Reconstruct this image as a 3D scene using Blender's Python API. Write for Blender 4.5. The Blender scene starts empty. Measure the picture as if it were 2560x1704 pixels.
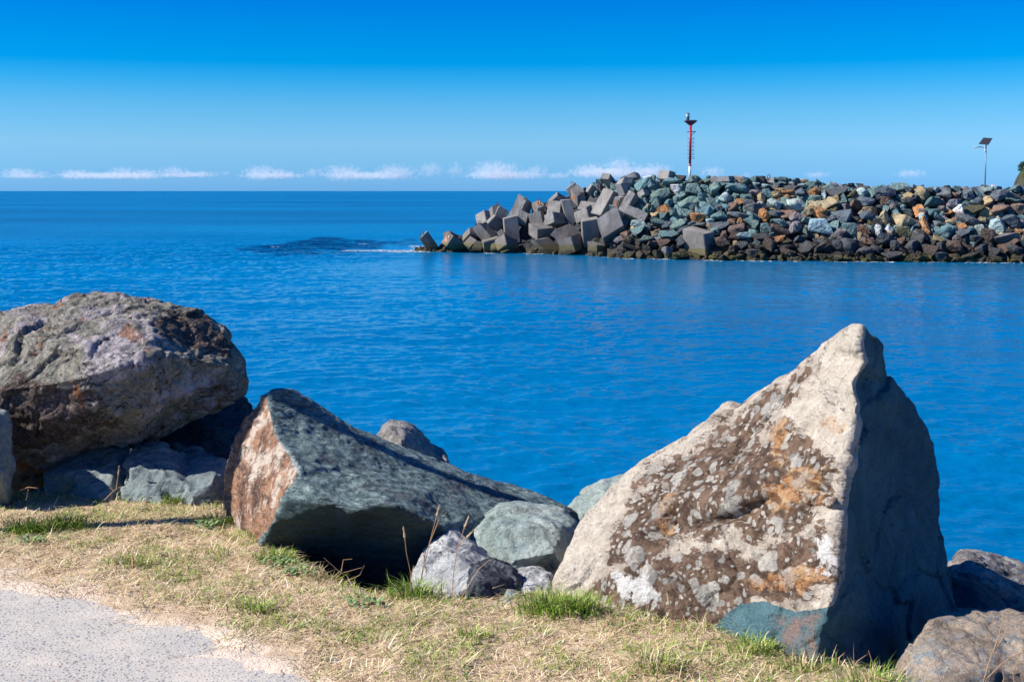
import bpy, bmesh, math, random
import numpy as np
from mathutils import Vector, Matrix
from mathutils.geometry import delaunay_2d_cdt

# ------------------------------------------------------------------ camera, sky, sun
S = bpy.context.scene
R = math.radians
CAM = Vector((0, 0, 5.0)); PITCH = R(6.68); F = 3200.0; W0, H0 = 2560.0, 1704.0
SUN_AZ = Vector((-1.0, -0.17, 0)).normalized(); SUN_EL = R(40)
cd = bpy.data.cameras.new('camera'); cam = bpy.data.objects.new('camera', cd); S.collection.objects.link(cam)
cam.location = CAM; cam.rotation_euler = (R(90) - PITCH, 0, 0)
cd.sensor_width = 36; cd.lens = 36 * F / W0; cd.clip_start = 0.1; cd.clip_end = 60000
S.camera = cam
S.render.resolution_x = 1024; S.render.resolution_y = 681
S.view_settings.view_transform = 'Standard'; S.view_settings.look = 'None'
S.view_settings.exposure = 0.6; S.view_settings.gamma = 1.0
S.cycles.max_bounces = 6; S.cycles.volume_bounces = 2; S.cycles.diffuse_bounces = 2; S.cycles.transparent_max_bounces = 16

w = bpy.data.worlds.new('World'); S.world = w; w.use_nodes = True
nt = w.node_tree; nt.nodes.clear()
def wn(t, **k):
    n = nt.nodes.new(t)
    for a, b in k.items(): setattr(n, a, b)
    return n
sky = wn('ShaderNodeTexSky', sky_type='NISHITA', sun_disc=False, sun_elevation=SUN_EL,
         sun_rotation=math.atan2(SUN_AZ.x, SUN_AZ.y), air_density=1.0, dust_density=0.4, ozone_density=2.0)
# tint of the air with elevation (deep polarised blue overhead, paler towards the horizon)
tc = wn('ShaderNodeTexCoord'); sx = wn('ShaderNodeSeparateXYZ'); nt.links.new(tc.outputs['Generated'], sx.inputs[0])
mr = wn('ShaderNodeMapRange'); mr.inputs['From Min'].default_value = 0.0; mr.inputs['From Max'].default_value = 0.5
nt.links.new(sx.outputs['Z'], mr.inputs['Value'])
ramp = wn('ShaderNodeValToRGB'); nt.links.new(mr.outputs[0], ramp.inputs[0])
SKYT = [(0.004, (0.0734, 0.2034, 0.5034)), (0.036, (0.0795, 0.2002, 0.436)), (0.072, (0.0953, 0.2046, 0.3792)), (0.126, (0.0587, 0.1845, 0.3334)), (0.165, (0.0188, 0.164, 0.3211)), (0.192, (0.0, 0.1407, 0.3094)), (0.24, (0.0, 0.1256, 0.2955)), (0.28, (0.0, 0.1094, 0.2926)), (0.4, (0, 0.125, 0.31)), (0.6, (0.003, 0.11, 0.29)), (1.0, (0.003, 0.075, 0.22))]
while len(ramp.color_ramp.elements) > 1: ramp.color_ramp.elements.remove(ramp.color_ramp.elements[-1])
for i, (p, c) in enumerate(SKYT):
    e = ramp.color_ramp.elements[0] if i == 0 else ramp.color_ramp.elements.new(p)
    e.position = p; e.color = (*c, 1)
mul = wn('ShaderNodeMixRGB', blend_type='MULTIPLY'); mul.inputs[0].default_value = 1
nt.links.new(sky.outputs[0], mul.inputs[1]); nt.links.new(ramp.outputs[0], mul.inputs[2])
bg = wn('ShaderNodeBackground'); bg.inputs[1].default_value = 0.079
gain = wn('ShaderNodeVectorMath', operation='SCALE'); gain.inputs['Scale'].default_value = 4.0
nt.links.new(mul.outputs[0], gain.inputs[0]); nt.links.new(gain.outputs[0], bg.inputs[0])
out = wn('ShaderNodeOutputWorld'); nt.links.new(bg.outputs[0], out.inputs[0])

sd = bpy.data.lights.new('sun', 'SUN'); sun = bpy.data.objects.new('sun', sd); S.collection.objects.link(sun)
sd.energy = 5.0; sd.angle = R(0.53); sd.color = (1.0, 0.94, 0.84)
sdir = Vector((SUN_AZ.x * math.cos(SUN_EL), SUN_AZ.y * math.cos(SUN_EL), math.sin(SUN_EL)))
sun.rotation_euler = sdir.to_track_quat('Z', 'Y').to_euler()

# ------------------------------------------------------------------ helpers
DS = 2356.0 / 2560.0
cp, sp = math.cos(PITCH), math.sin(PITCH)
def ray(px, py):
    u = (px - W0 / 2) / F; v = (H0 / 2 - py) / F
    return Vector((u, cp + v * sp, -sp + v * cp))
def at(px, py, Y):                       # sight line through a photo pixel, cut at depth Y
    r = ray(px, py); return CAM + r * (Y / r.y)
def atD(dx, dy, Y): return at(dx / DS, dy / DS, Y)
GZ = 3.4
def gD(dx, dy, z=GZ):                    # where that sight line meets the ground
    r = ray(dx / DS, dy / DS); return CAM + r * ((z - 5.0) / r.z)
def to_px(co):                           # numpy (n,3) -> D pixels
    x = co[:, 0]; y = co[:, 1]; z = co[:, 2] - 5.0
    d = y * cp - z * sp; up = y * sp + z * cp
    return (W0 / 2 + F * x / d) * DS, (H0 / 2 - F * up / d) * DS

def hsh(ix, iy, iz, seed):
    h = (ix * 374761393 + iy * 668265263 + iz * 2147483647 + seed * 1274126177) & 0xFFFFFFFF
    h = ((h ^ (h >> 13)) * 1274126177) & 0xFFFFFFFF
    h = (h ^ (h >> 16)) * 2246822519 & 0xFFFFFFFF
    return (h ^ (h >> 15)) / 4294967296.0
def vnoise(p, seed=0):
    i = np.floor(p).astype(np.int64); f = p - i; f = f * f * f * (f * (f * 6 - 15) + 10)
    r = 0
    for a in (0, 1):
        for b in (0, 1):
            for c in (0, 1):
                wgt = (f[:, 0] if a else 1 - f[:, 0]) * (f[:, 1] if b else 1 - f[:, 1]) * (f[:, 2] if c else 1 - f[:, 2])
                r = r + wgt * hsh(i[:, 0] + a, i[:, 1] + b, i[:, 2] + c, seed)
    return r * 2 - 1
def fbm(p, oct=4, seed=0, gain=0.5):
    r = 0; a = 1.0
    for k in range(oct):
        r = r + a * vnoise(p * (2.03 ** k), seed + k); a *= gain
    return r
def facet(p, seed=0):                    # Worley cells, each a tilted plane: chipped stone
    i = np.floor(p).astype(np.int64); best = np.full(len(p), 9.0); sec = best.copy(); val = np.zeros(len(p))
    for a in (-1, 0, 1):
        for b in (-1, 0, 1):
            for c in (-1, 0, 1):
                X, Y, Z = i[:, 0] + a, i[:, 1] + b, i[:, 2] + c
                q = np.stack([X + hsh(X, Y, Z, seed), Y + hsh(X, Y, Z, seed + 1), Z + hsh(X, Y, Z, seed + 2)], 1)
                d = ((p - q) ** 2).sum(1)
                t = np.stack([hsh(X, Y, Z, seed + 3) - .5, hsh(X, Y, Z, seed + 4) - .5, hsh(X, Y, Z, seed + 5) - .5], 1)
                v = ((p - q) * t).sum(1) * 1.6 + hsh(X, Y, Z, seed + 6) - .5
                m = d < best
                sec = np.where(m, best, np.minimum(sec, d)); val = np.where(m, v, val); best = np.where(m, d, best)
    edge = np.clip((np.sqrt(sec) - np.sqrt(best)) / 0.12, 0, 1)
    return val, edge
def sstep(a, b, x):
    t = np.clip((x - a) / (b - a), 0, 1); return t * t * (3 - 2 * t)
def polymask(px, py, poly, soft):        # 1 inside polygon, fading over soft px
    P = np.array(poly, float); n = len(P); ins = np.zeros(len(px), bool); d = np.full(len(px), 1e9)
    for k in range(n):
        a, b = P[k], P[(k + 1) % n]
        c = ((a[1] > py) != (b[1] > py)) & (px < (b[0] - a[0]) * (py - a[1]) / (b[1] - a[1] + 1e-9) + a[0])
        ins ^= c
        ab = b - a; t = np.clip(((px - a[0]) * ab[0] + (py - a[1]) * ab[1]) / (ab @ ab + 1e-9), 0, 1)
        d = np.minimum(d, np.hypot(px - a[0] - t * ab[0], py - a[1] - t * ab[1]))
    return sstep(-soft, soft, np.where(ins, d, -d))

def tag(o, label=None, cat=None, group=None, kind=None):
    if label: o['label'] = label
    if cat: o['category'] = cat
    if group: o['group'] = group
    if kind: o['kind'] = kind
    return o
def link(name, me, mat=None, parent=None):
    o = bpy.data.objects.new(name, me); S.collection.objects.link(o)
    if mat: me.materials.append(mat)
    if parent: o.parent = parent
    return o
def np_mesh(name, V, Fc, smooth=False):
    me = bpy.data.meshes.new(name)
    V = np.asarray(V, np.float32); Fc = np.asarray(Fc, np.int32); k = Fc.shape[1]
    me.vertices.add(len(V)); me.vertices.foreach_set('co', V.ravel())
    me.loops.add(Fc.size); me.loops.foreach_set('vertex_index', Fc.ravel())
    me.polygons.add(len(Fc)); me.polygons.foreach_set('loop_start', np.arange(0, Fc.size, k, dtype=np.int32))
    me.polygons.foreach_set('use_smooth', np.full(len(Fc), smooth))
    me.update(calc_edges=True); me.validate()
    return me
def bm_mesh(name, bm, smooth=False):
    me = bpy.data.meshes.new(name); bm.normal_update(); bm.to_mesh(me); bm.free()
    if smooth:
        for p in me.polygons: p.use_smooth = True
    return me
def co_of(me):
    a = np.empty(len(me.vertices) * 3, np.float32); me.vertices.foreach_get('co', a); return a.reshape(-1, 3).astype(float)
def no_of(me):
    a = np.empty(len(me.vertices) * 3, np.float32); me.vertex_normals.foreach_get('vector', a); return a.reshape(-1, 3).astype(float)
def tube_bm(bm, pts, r, seg=8, r2=None):
    rings = []
    for k, p in enumerate(pts):
        p = Vector(p)
        d = (Vector(pts[min(k + 1, len(pts) - 1)]) - Vector(pts[max(k - 1, 0)])).normalized()
        s = d.orthogonal().normalized() if abs(d.z) < .99 else Vector((1, 0, 0)); s = (s - d * s.dot(d)).normalized(); t = d.cross(s)
        rr = r + ((r2 if r2 is not None else r) - r) * k / max(1, len(pts) - 1)
        rings.append([bm.verts.new(p + (s * math.cos(q * 2 * math.pi / seg) + t * math.sin(q * 2 * math.pi / seg)) * rr) for q in range(seg)])
    for a, b in zip(rings, rings[1:]):
        for q in range(seg): bm.faces.new((a[q], a[(q + 1) % seg], b[(q + 1) % seg], b[q]))
    bm.faces.new(rings[0][::-1]); bm.faces.new(rings[-1])
def box_bm(bm, c, s, rot=None):
    M = Matrix.Translation(Vector(c)) @ (rot.to_4x4() if rot else Matrix()) @ Matrix.Diagonal((*s, 1))
    return bmesh.ops.create_cube(bm, size=1.0, matrix=M)

# ------------------------------------------------------------------ node materials
class NM:
    def __init__(s, name, rough=0.85, spec=0.3):
        s.m = bpy.data.materials.new(name); s.m.use_nodes = True; s.t = s.m.node_tree
        s.b = s.t.nodes['Principled BSDF']; s.b.inputs['Roughness'].default_value = rough
        s.b.inputs['Specular IOR Level'].default_value = spec
        s.co = s.n('ShaderNodeNewGeometry').outputs['Position']
    def n(s, t, **k):
        x = s.t.nodes.new(t)
        for a, b in k.items(): setattr(x, a, b)
        return x
    def l(s, a, b): s.t.links.new(a, b)
    def v(s, sock, val):
        if isinstance(val, bpy.types.NodeSocket): s.l(val, sock)
        elif isinstance(val, (tuple, list)): sock.default_value = (*val, 1) if len(val) == 3 and sock.type == 'RGBA' else val
        else: sock.default_value = val
    def math(s, op, a, b=0.0, clamp=False):
        x = s.n('ShaderNodeMath', operation=op); x.use_clamp = clamp; s.v(x.inputs[0], a); s.v(x.inputs[1], b); return x.outputs[0]
    def mapco(s, scale=(1, 1, 1), rot=(0, 0, 0), loc=(0, 0, 0), co=None):
        x = s.n('ShaderNodeMapping'); s.l(co or s.co, x.inputs[0]); x.inputs['Scale'].default_value = scale
        x.inputs['Rotation'].default_value = rot; x.inputs['Location'].default_value = loc; return x.outputs[0]
    def noise(s, scale, detail=4, rough=0.6, co=None, dist=0.0):
        x = s.n('ShaderNodeTexNoise'); s.l(co or s.co, x.inputs['Vector']); x.inputs['Scale'].default_value = scale
        x.inputs['Detail'].default_value = detail; x.inputs['Roughness'].default_value = rough; x.inputs['Distortion'].default_value = dist
        return x.outputs['Fac']
    def vor(s, scale, feature='F1', out='Distance', co=None, rand=1.0):
        x = s.n('ShaderNodeTexVoronoi', feature=feature); s.l(co or s.co, x.inputs['Vector']); x.inputs['Scale'].default_value = scale
        x.inputs['Randomness'].default_value = rand
        return x.outputs[out]
    def step(s, val, a, b):
        x = s.n('ShaderNodeMapRange', interpolation_type='SMOOTHSTEP'); s.v(x.inputs['Value'], val)
        x.inputs['From Min'].default_value = a; x.inputs['From Max'].default_value = b; return x.outputs[0]
    def mix(s, f, a, b, mode='MIX'):
        x = s.n('ShaderNodeMixRGB', blend_type=mode); s.v(x.inputs[0], f); s.v(x.inputs[1], a); s.v(x.inputs[2], b); return x.outputs[0]
    def attr(s, name, out='Fac'):
        x = s.n('ShaderNodeAttribute', attribute_name=name); return x.outputs[out]
    def chip(s, scale, co=None, seed=0.0):      # planar chips with crisp edges
        w_ = s.n('ShaderNodeTexNoise'); s.l(co or s.co, w_.inputs['Vector']); w_.inputs['Scale'].default_value = scale * .8; w_.inputs['Detail'].default_value = 3
        x = s.n('ShaderNodeVectorMath', operation='MULTIPLY_ADD'); s.l(w_.outputs['Color'], x.inputs[0]); x.inputs[1].default_value = (.7 / scale,) * 3; s.l(co or s.co, x.inputs[2])
        v_ = s.n('ShaderNodeTexVoronoi', feature='F1', distance='CHEBYCHEV'); s.l(s.mapco((1, 1, 1), (.6, .4, .9), (seed, 0, 0), x.outputs[0]), v_.inputs['Vector']); v_.inputs['Scale'].default_value = scale
        return v_.outputs['Distance']
    def crack(s, scale, width=.012, co=None):   # thin dark lines
        n_ = s.noise(scale, 4, .6, co, .8); a_ = s.math('ABSOLUTE', s.math('SUBTRACT', n_, .5)); return s.step(a_, width, width * .25)
    def color(s, c): s.v(s.b.inputs['Base Color'], c); return s
    def bump(s, layers):                 # [(height socket, distance)]
        prev = None
        for h, d in layers:
            x = s.n('ShaderNodeBump'); x.inputs['Strength'].default_value = 1.0; x.inputs['Distance'].default_value = d
            s.l(h, x.inputs['Height'])
            if prev: s.l(prev, x.inputs['Normal'])
            prev = x.outputs[0]
        s.l(prev, s.b.inputs['Normal']); return s
def plain(name, col, rough=0.5, metal=0.0, var=0.15, spec=0.4):
    m = NM(name, rough, spec); m.b.inputs['Metallic'].default_value = metal
    n = m.noise(9.0, 4)
    m.color(m.mix(n, tuple(c * (1 - var) for c in col), tuple(min(1, c * (1 + var)) for c in col))); return m.m

# ------------------------------------------------------------------ foreground rock builder
def boulder(name, ring, inner, edges, mat, label, cat='rock', thick=0.8, shrink=0.7, voxel=0.014,
            amp=0.02, chip=0.015, chipscale=5.0, fine=0.004, strat=None, zones=None, seed=1, group=None, sink=None, spots=None):
    """ring: silhouette [(D px x, D px y, depth)], inner: more surface points, edges: crease index pairs"""
    pts = ring + inner; nr = len(ring)
    P3 = [atD(*p) for p in pts]
    v2 = [Vector((p[0], -p[1])) for p in pts]
    rel = [(k, (k + 1) % nr) for k in range(nr)] + list(edges)
    ov, oe, of, oi, _, _ = delaunay_2d_cdt(v2, rel, [], 1, 1e-4)
    bm = bmesh.new(); vs = []
    for k, q in enumerate(ov):
        src = oi[k]
        if src: vs.append(bm.verts.new(P3[src[0]]))
        else:                              # crossing point: interpolate depth
            d = [(1 / ((p[0] - q.x) ** 2 + (p[1] + q.y) ** 2 + 1e-6), p[2]) for p in pts]
            sw = sum(a for a, b in d); vs.append(bm.verts.new(atD(q.x, -q.y, sum(a * b for a, b in d) / sw)))
    for f in of:
        try: bm.faces.new([vs[i] for i in f])
        except ValueError: pass
    # back half of the stone
    idx = {}
    for k, src in enumerate(oi):
        for s_ in src: idx.setdefault(s_, vs[k])
    cen = sum((P3[k] for k in range(nr)), Vector()) / nr
    vd = (cen - CAM); vd.z = 0; vd.normalize()
    b1 = []; b2 = []
    for k in range(nr):
        p = P3[k]; c2 = cen + vd * thick * .5
        q = p + (Vector((cen.x, cen.y, cen.z)) - p) * (1 - shrink) * 0.35 + vd * thick * 0.5
        b1.append(bm.verts.new(q))
        q = p + (Vector((cen.x, cen.y, cen.z)) - p) * (1 - shrink * 0.6) + vd * thick
        b2.append(bm.verts.new(q))
    bc = bm.verts.new(cen + vd * thick * 1.1)
    for k in range(nr):
        j = (k + 1) % nr; a, b = idx[k], idx[j]
        for quad in ((a, b, b1[j], b1[k]), (b1[k], b1[j], b2[j], b2[k])):
            try: bm.faces.new(quad)
            except ValueError: pass
        bm.faces.new((b2[k], b2[j], bc))
    bmesh.ops.recalc_face_normals(bm, faces=bm.faces)
    bmesh.ops.triangulate(bm, faces=bm.faces)
    me = bm_mesh(name, bm)
    tmp = link('tmp', me)
    md = tmp.modifiers.new('r', 'REMESH'); md.mode = 'VOXEL'; md.voxel_size = voxel
    dg = bpy.context.evaluated_depsgraph_get(); ev = tmp.evaluated_get(dg)
    me2 = bpy.data.meshes.new_from_object(ev); bpy.data.objects.remove(tmp)
    me2.name = name
    co = co_of(me2); no = no_of(me2)
    px, py = to_px(co)
    q = co.copy()
    if strat is not None:
        q = q @ np.array(strat, float).T
    fv, fe = facet(q * chipscale + fbm(co * 3, 2, seed + 40)[:, None] * 0.35, seed)
    fv2, fe2 = facet(q * chipscale * 2.7, seed + 9)
    d = amp * fbm(q * 2.3, 4, seed + 20) + chip * (fv * 1.2 - (1 - fe) * 0.35) + chip * 0.35 * fv2 + fine * fbm(q * 22, 3, seed + 30)
    co2 = co + no * d[:, None]
    me2.vertices.foreach_set('co', co2.astype(np.float32).ravel())
    for p in me2.polygons: p.use_smooth = True
    me2.update()
    if zones:
        jit = fbm(co * 7, 4, seed + 50) * 22
        for zn, polys, soft in zones:
            m_ = np.zeros(len(co))
            for poly in polys: m_ = np.maximum(m_, polymask(px + jit * (1.0 if soft > 12 else .25), py + jit * (.7 if soft > 12 else .2), poly, soft))
            a = me2.attributes.new(zn, 'FLOAT', 'POINT'); a.data.foreach_set('value', m_.astype(np.float32))
    o = link(name, me2, mat)
    # origin at the stone's base
    base = Vector((co2[:, 0].mean(), co2[:, 1].mean(), co2[:, 2].min()))
    me2.transform(Matrix.Translation(-base)); o.location = base
    return tag(o, label, cat, group)

TEAL = (0.115, 0.165, 0.165); TEALD = (0.05, 0.085, 0.095); TEALL = (0.30, 0.38, 0.36)

def stone(name, ca, cb, cc, scale=3.0, speck=0.25, bump=0.006, strat=None, dark=(0.02, 0.02, 0.022), darkamt=0.0, pits=0.0, crack=0.0):
    m = NM(name, 0.88, 0.25)
    co = m.mapco(*(strat or ((1, 1, 1), (0, 0, 0))))
    n1 = m.noise(scale, 6, 0.62, co); n2 = m.noise(scale * 5, 5, 0.7, co); n3 = m.noise(scale * 26, 4, 0.75)
    c = m.mix(m.step(n1, .38, .62), ca, cb)
    c = m.mix(m.step(n2, .48, .66), c, cc)
    c = m.mix(m.math('MULTIPLY', m.step(n3, .52, .72), speck), c, tuple(min(1, x * 2.2) for x in cb))
    c = m.mix(m.math('MULTIPLY', m.step(n3, .48, .3), speck), c, tuple(x * .45 for x in ca))
    if darkamt:
        c = m.mix(m.math('MULTIPLY', m.step(m.noise(scale * 1.7, 8, .7, co, .6), .5, .62), darkamt), c, dark)
    m.color(c)
    h = m.math('ADD', m.math('MULTIPLY', n2, .7), m.math('MULTIPLY', n3, .3))
    if crack:
        k_ = m.math('MULTIPLY', m.crack(scale * .7, .010), m.step(n1, .40, .55)); c = m.mix(m.math('MULTIPLY', k_, crack), c, (.02, .022, .026)); m.color(c)
    m.bump([(h, bump * 3), (m.chip(scale * 2.2), bump * 7), (m.chip(scale * 6, seed=3), bump * 2.5), (n3, bump)])
    m.col = c
    return m

# ------------------------------------------------------------------ setting: ground, path, water
rng = np.random.default_rng(7); random.seed(7)
EDGE = [gD(*p) for p in [(-500, 1135), (0, 1140), (250, 1140), (505, 1165), (560, 1230), (700, 1315), (850, 1368), (940, 1368), (1050, 1395), (1150, 1412),
                         (1250, 1392), (1400, 1425), (1600, 1470), (1880, 1545), (2000, 1575), (2150, 1640), (2700, 1900)]]
EX = np.array([p.x for p in EDGE]); EY = np.array([p.y for p in EDGE])
PE = [gD(*p) for p in [(-700, 1290), (0, 1350), (130, 1385), (270, 1425), (400, 1462), (530, 1500), (664, 1560), (900, 1690), (1400, 2000)]]
PX = np.array([p.x for p in PE]); PY = np.array([p.y for p in PE])
def edge_y(x): return np.interp(x, EX, EY)
def path_y(x): return np.interp(x, PX, PY)
def ground_z(x, y, detail=True):
    p = np.stack([x, y, x * 0], 1)
    e = y - edge_y(x) - 0.10 + 0.10 * fbm(p * 2.5, 3, 5)
    z = GZ - np.where(e > 0, 0.38 * e + 0.25 * sstep(0, .3, e), 0)
    pth = sstep(-0.10, 0.16, y - path_y(x) + 0.09 * fbm(p * 3.1, 4, 11))
    z = z - 0.014 * (1 - pth)                      # the ground dips just under the slab where the path lies
    if detail:
        z = z + pth * (0.010 * fbm(p * 4, 3, 3) + 0.005 * fbm(p * 18, 3, 8) + 0.003)
    z = np.maximum(z, -1.6 + 0.0 * y)
    return z
def grid_sheet(name, xs, ys, zf):
    X, Y = np.meshgrid(xs, ys); x = X.ravel(); y = Y.ravel(); z = zf(x, y)
    nx = len(xs); i = np.arange(len(ys) - 1)[:, None] * nx + np.arange(nx - 1)[None, :]; i = i.ravel()
    return np_mesh(name, np.stack([x, y, z], 1), np.stack([i, i + 1, i + nx + 1, i + nx], 1), True)
xs = np.concatenate([np.arange(-14, -4.5, .35), np.arange(-4.5, 4.5, .022), np.arange(4.5, 14, .35)])
ys = np.concatenate([np.arange(-4, 3, .25), np.arange(3.0, 8.2, .022), np.arange(8.2, 18.5, .15)])
g = NM('ground_soil', 0.95, 0.1)
n1 = g.noise(2.2, 5); n2 = g.noise(14, 5, .7); n3 = g.noise(120, 3, .7)
gc = g.mix(g.step(n2, .35, .65), (0.40, 0.29, 0.18), (0.66, 0.51, 0.35))
gc = g.mix(g.math('MULTIPLY', g.step(n3, .5, .7), .5), gc, (0.30, 0.21, 0.14))
gc = g.mix(g.attr('sand'), gc, g.mix(g.step(n3, .4, .7), (0.74, 0.62, 0.51), (0.60, 0.48, 0.38)))
gc = g.mix(g.attr('bank'), gc, (0.035, 0.032, 0.028))
g.color(gc); g.bump([(n2, .02), (n3, .006)])
gm = grid_sheet('ground', xs, ys, ground_z)
o = link('ground', gm, g.m); tag(o, kind='structure')
co = co_of(gm); pj = fbm(co * 4.0, 4, 77)
dpa = co[:, 1] - path_y(co[:, 0])
a = gm.attributes.new('sand', 'FLOAT', 'POINT'); a.data.foreach_set('value', (1 - sstep(.04, .27, dpa + .16 * pj)).astype(np.float32))
a = gm.attributes.new('bank', 'FLOAT', 'POINT'); a.data.foreach_set('value', sstep(0.05, .25, co[:, 1] - edge_y(co[:, 0])).astype(np.float32))

# concrete path with exposed pebbles
pm = NM('pebble_concrete', 0.9, 0.2)
co2 = pm.mapco((1, 1, 1))
v1 = pm.vor(78, 'F1', 'Distance', co2); vc = pm.vor(78, 'F1', 'Color', co2); v2 = pm.vor(150, 'F1', 'Distance', co2); v2c = pm.vor(150, 'F1', 'Color', co2)
sep = pm.n('ShaderNodeSeparateColor'); pm.l(vc, sep.inputs[0]); sep2 = pm.n('ShaderNodeSeparateColor'); pm.l(v2c, sep2.inputs[0])
big = pm.noise(1.6, 4); sandy = pm.step(pm.noise(2.4, 6, .65), .46, .62)
base = pm.mix(pm.noise(40, 4, .7), (0.38, 0.36, 0.33), (0.56, 0.53, 0.475))
pebc = pm.n('ShaderNodeValToRGB'); pm.l(sep.outputs[0], pebc.inputs[0]); cr = pebc.color_ramp; cr.interpolation = 'CONSTANT'
cr.elements[0].position = 0; cr.elements[0].color = (.10, .12, .17, 1); cr.elements[1].position = .3; cr.elements[1].color = (.55, .50, .46, 1)
for p_, c_ in ((.5, (.22, .25, .33, 1)), (.66, (.34, .20, .15, 1)), (.8, (.62, .58, .54, 1)), (.9, (.06, .07, .09, 1))):
    e = cr.elements.new(p_); e.color = c_
pk = pm.math('MULTIPLY', pm.step(v1, .42, .30), pm.step(sep.outputs[1], .18, .22))
pk2 = pm.math('MULTIPLY', pm.step(v2, .42, .30), pm.step(sep2.outputs[1], .10, .15))
c = pm.mix(pk2, base, pm.mix(sep2.outputs[0], (.16, .17, .21), (.62, .55, .48)))
c = pm.mix(pk, c, pebc.outputs[0])
c = pm.mix(.25, c, (.46, .44, .41)); c = pm.mix(pm.math('MULTIPLY', sandy, .45), c, (0.64, 0.57, 0.49))
pm.color(c); pm.bump([(pk, .0012), (pm.noise(60, 5, .7), .003)])
def path_z(x, y):
    q = np.stack([x, y, x * 0], 1)
    crack = np.abs((y - gD(0, 1535).y) - .16 * (x + 1.9) + .02 * fbm(q * 9, 3, 2))
    return GZ - 0.006 + 0.003 * fbm(q * 3, 3, 9) - 0.012 * (1 - sstep(.002, .012, crack)) * sstep(-.15, .3, fbm(q * 1.3 + 5, 2, 31) + .25)
xs = np.concatenate([np.arange(-14, -3, .2), np.arange(-3, 1.2, .012), np.arange(1.2, 14, .3)])
ys = np.concatenate([np.arange(-4, 3.4, .2), np.arange(3.4, 6.6, .012)])
X, Y = np.meshgrid(xs, ys); x = X.ravel(); y = Y.ravel(); nx = len(xs)
V = np.stack([x, y, path_z(x, y)], 1); i = (np.arange(len(ys) - 1)[:, None] * nx + np.arange(nx - 1)[None, :]).ravel()
keep = (y[i] < path_y(x[i]) + .35) & (y[i] > path_y(x[i]) - 2.6); i = i[keep]
o = link('path', np_mesh('path', V, np.stack([i, i + 1, i + nx + 1, i + nx], 1), True), pm.m); tag(o, kind='structure')

# unseen dark sheet behind the viewer, added to cut warm ground bounce
am = NM('bounce_absorber_dark', .9, .2); am.color(am.mix(am.noise(60, 4, .7), (.035, .035, .037), (.07, .07, .072)))
V = []
for x_ in np.linspace(-14, 14, 29): V += [(x_, float(path_y(x_)) - 2.75, GZ - .006), (x_, min(float(path_y(x_)) - 9.0, -3.9), GZ - .006)]
o = link('bounce_absorber', np_mesh('bounce_absorber', V, [(2 * k, 2 * k + 2, 2 * k + 3, 2 * k + 1) for k in range(28)]), am.m); tag(o, kind='structure')

# sea
wm = NM('sea_water', 0.07, 0.5); wm.b.inputs['IOR'].default_value = 1.33
pos = wm.co
wind = wm.noise(0.03, 3, .55, wm.mapco((1, .30, 1)))
swath = wm.noise(0.012, 4, .6, wm.mapco((.35, .8, 1), loc=(3, 9, 0)))
chop = wm.n('ShaderNodeAttribute', attribute_name='chop').outputs['Fac']
amp = wm.math('ADD', wm.math('MULTIPLY', wind, 1.2), .40)
amp = wm.math('ADD', amp, wm.math('MULTIPLY', chop, 1.0))
r1 = wm.noise(1.3, 2, .5, wm.mapco((.85, 1.2, 1), (0, 0, .12)), .6)
r2 = wm.noise(4.0, 2, .5, wm.mapco((.8, 1.2, 1), (0, 0, -.15)), .6)
r3 = wm.noise(0.25, 3, .5, wm.mapco((.5, 1.3, 1), (0, 0, .2)))
r4 = wm.noise(11, 2, .5, wm.mapco((.8, 1.2, 1)))
far = wm.attr('far')
h = wm.math('ADD', wm.math('MULTIPLY', r1, .34), wm.math('MULTIPLY', r2, .13))
h = wm.math('ADD', wm.math('MULTIPLY', h, amp), wm.math('MULTIPLY', r3, .9))
h = wm.math('ADD', wm.math('MULTIPLY', h, far), wm.math('MULTIPLY', r4, .016))
wm.bump([(h, 1.0)])
wc = wm.mix(wm.step(swath, .38, .62), (0.0, 0.118, 0.29), (0.0, 0.182, 0.41))
wc = wm.mix(wm.math('MULTIPLY', wm.step(wm.math('ADD', chop, wm.math('MULTIPLY', wm.math('SUBTRACT', wm.noise(.35, 4, .6, wm.mapco((1.2, .35, 1))), .5), 3.0)), .0, .6), wm.math('MULTIPLY', wm.step(chop, .0, .45), .92)), wc, (0.0, 0.02, 0.07))  # darker sky reflection of the choppy patch painted into the colour
wm.color(wc)
wm.v(wm.b.inputs['Specular IOR Level'], wm.math('SUBTRACT', .5, wm.math('MULTIPLY', chop, .42)))
wm.v(wm.b.inputs['Roughness'], wm.attr('offshore'))
ang = np.radians(np.concatenate([np.linspace(-62, -25, 30)[:-1], np.linspace(-25, 25, 1000), np.linspace(25, 62, 30)[1:]])); dist = np.concatenate([[4.0, 7.0, 9.0], np.geomspace(10.5, 170, 720), np.geomspace(178, 45000, 110)])
A, D_ = np.meshgrid(ang, dist); x = (D_ * np.sin(A)).ravel(); y = (D_ * np.cos(A)).ravel(); nx = len(ang)
i = (np.arange(len(dist) - 1)[:, None] * nx + np.arange(nx - 1)[None, :]).ravel()
q = np.stack([x, y, x * 0], 1); gust = .75 + .7 * np.clip(fbm(q * [.05, .02, 1], 3, 61), -.6, 1)
swell = lambda a, b, th, sd: vnoise(np.stack([(x * math.cos(th) - y * math.sin(th)) * a, (x * math.sin(th) + y * math.cos(th)) * b, x * 0], 1), sd)
zw = .011 * swell(5.2, 9.0, .06, 76) + .020 * swell(3.3, 5.6, -.05, 75) + .026 * swell(2.0, 3.4, .10, 71) + .036 * swell(1.3, 2.1, -.22, 72) + .036 * swell(.55, .95, .15, 73) + .07 * swell(.2, .38, -.1, 74)
zw = .82 * zw * gust * sstep(8, 14, y) * (1 - .9 * sstep(140, 172, np.hypot(x, y)))
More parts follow.
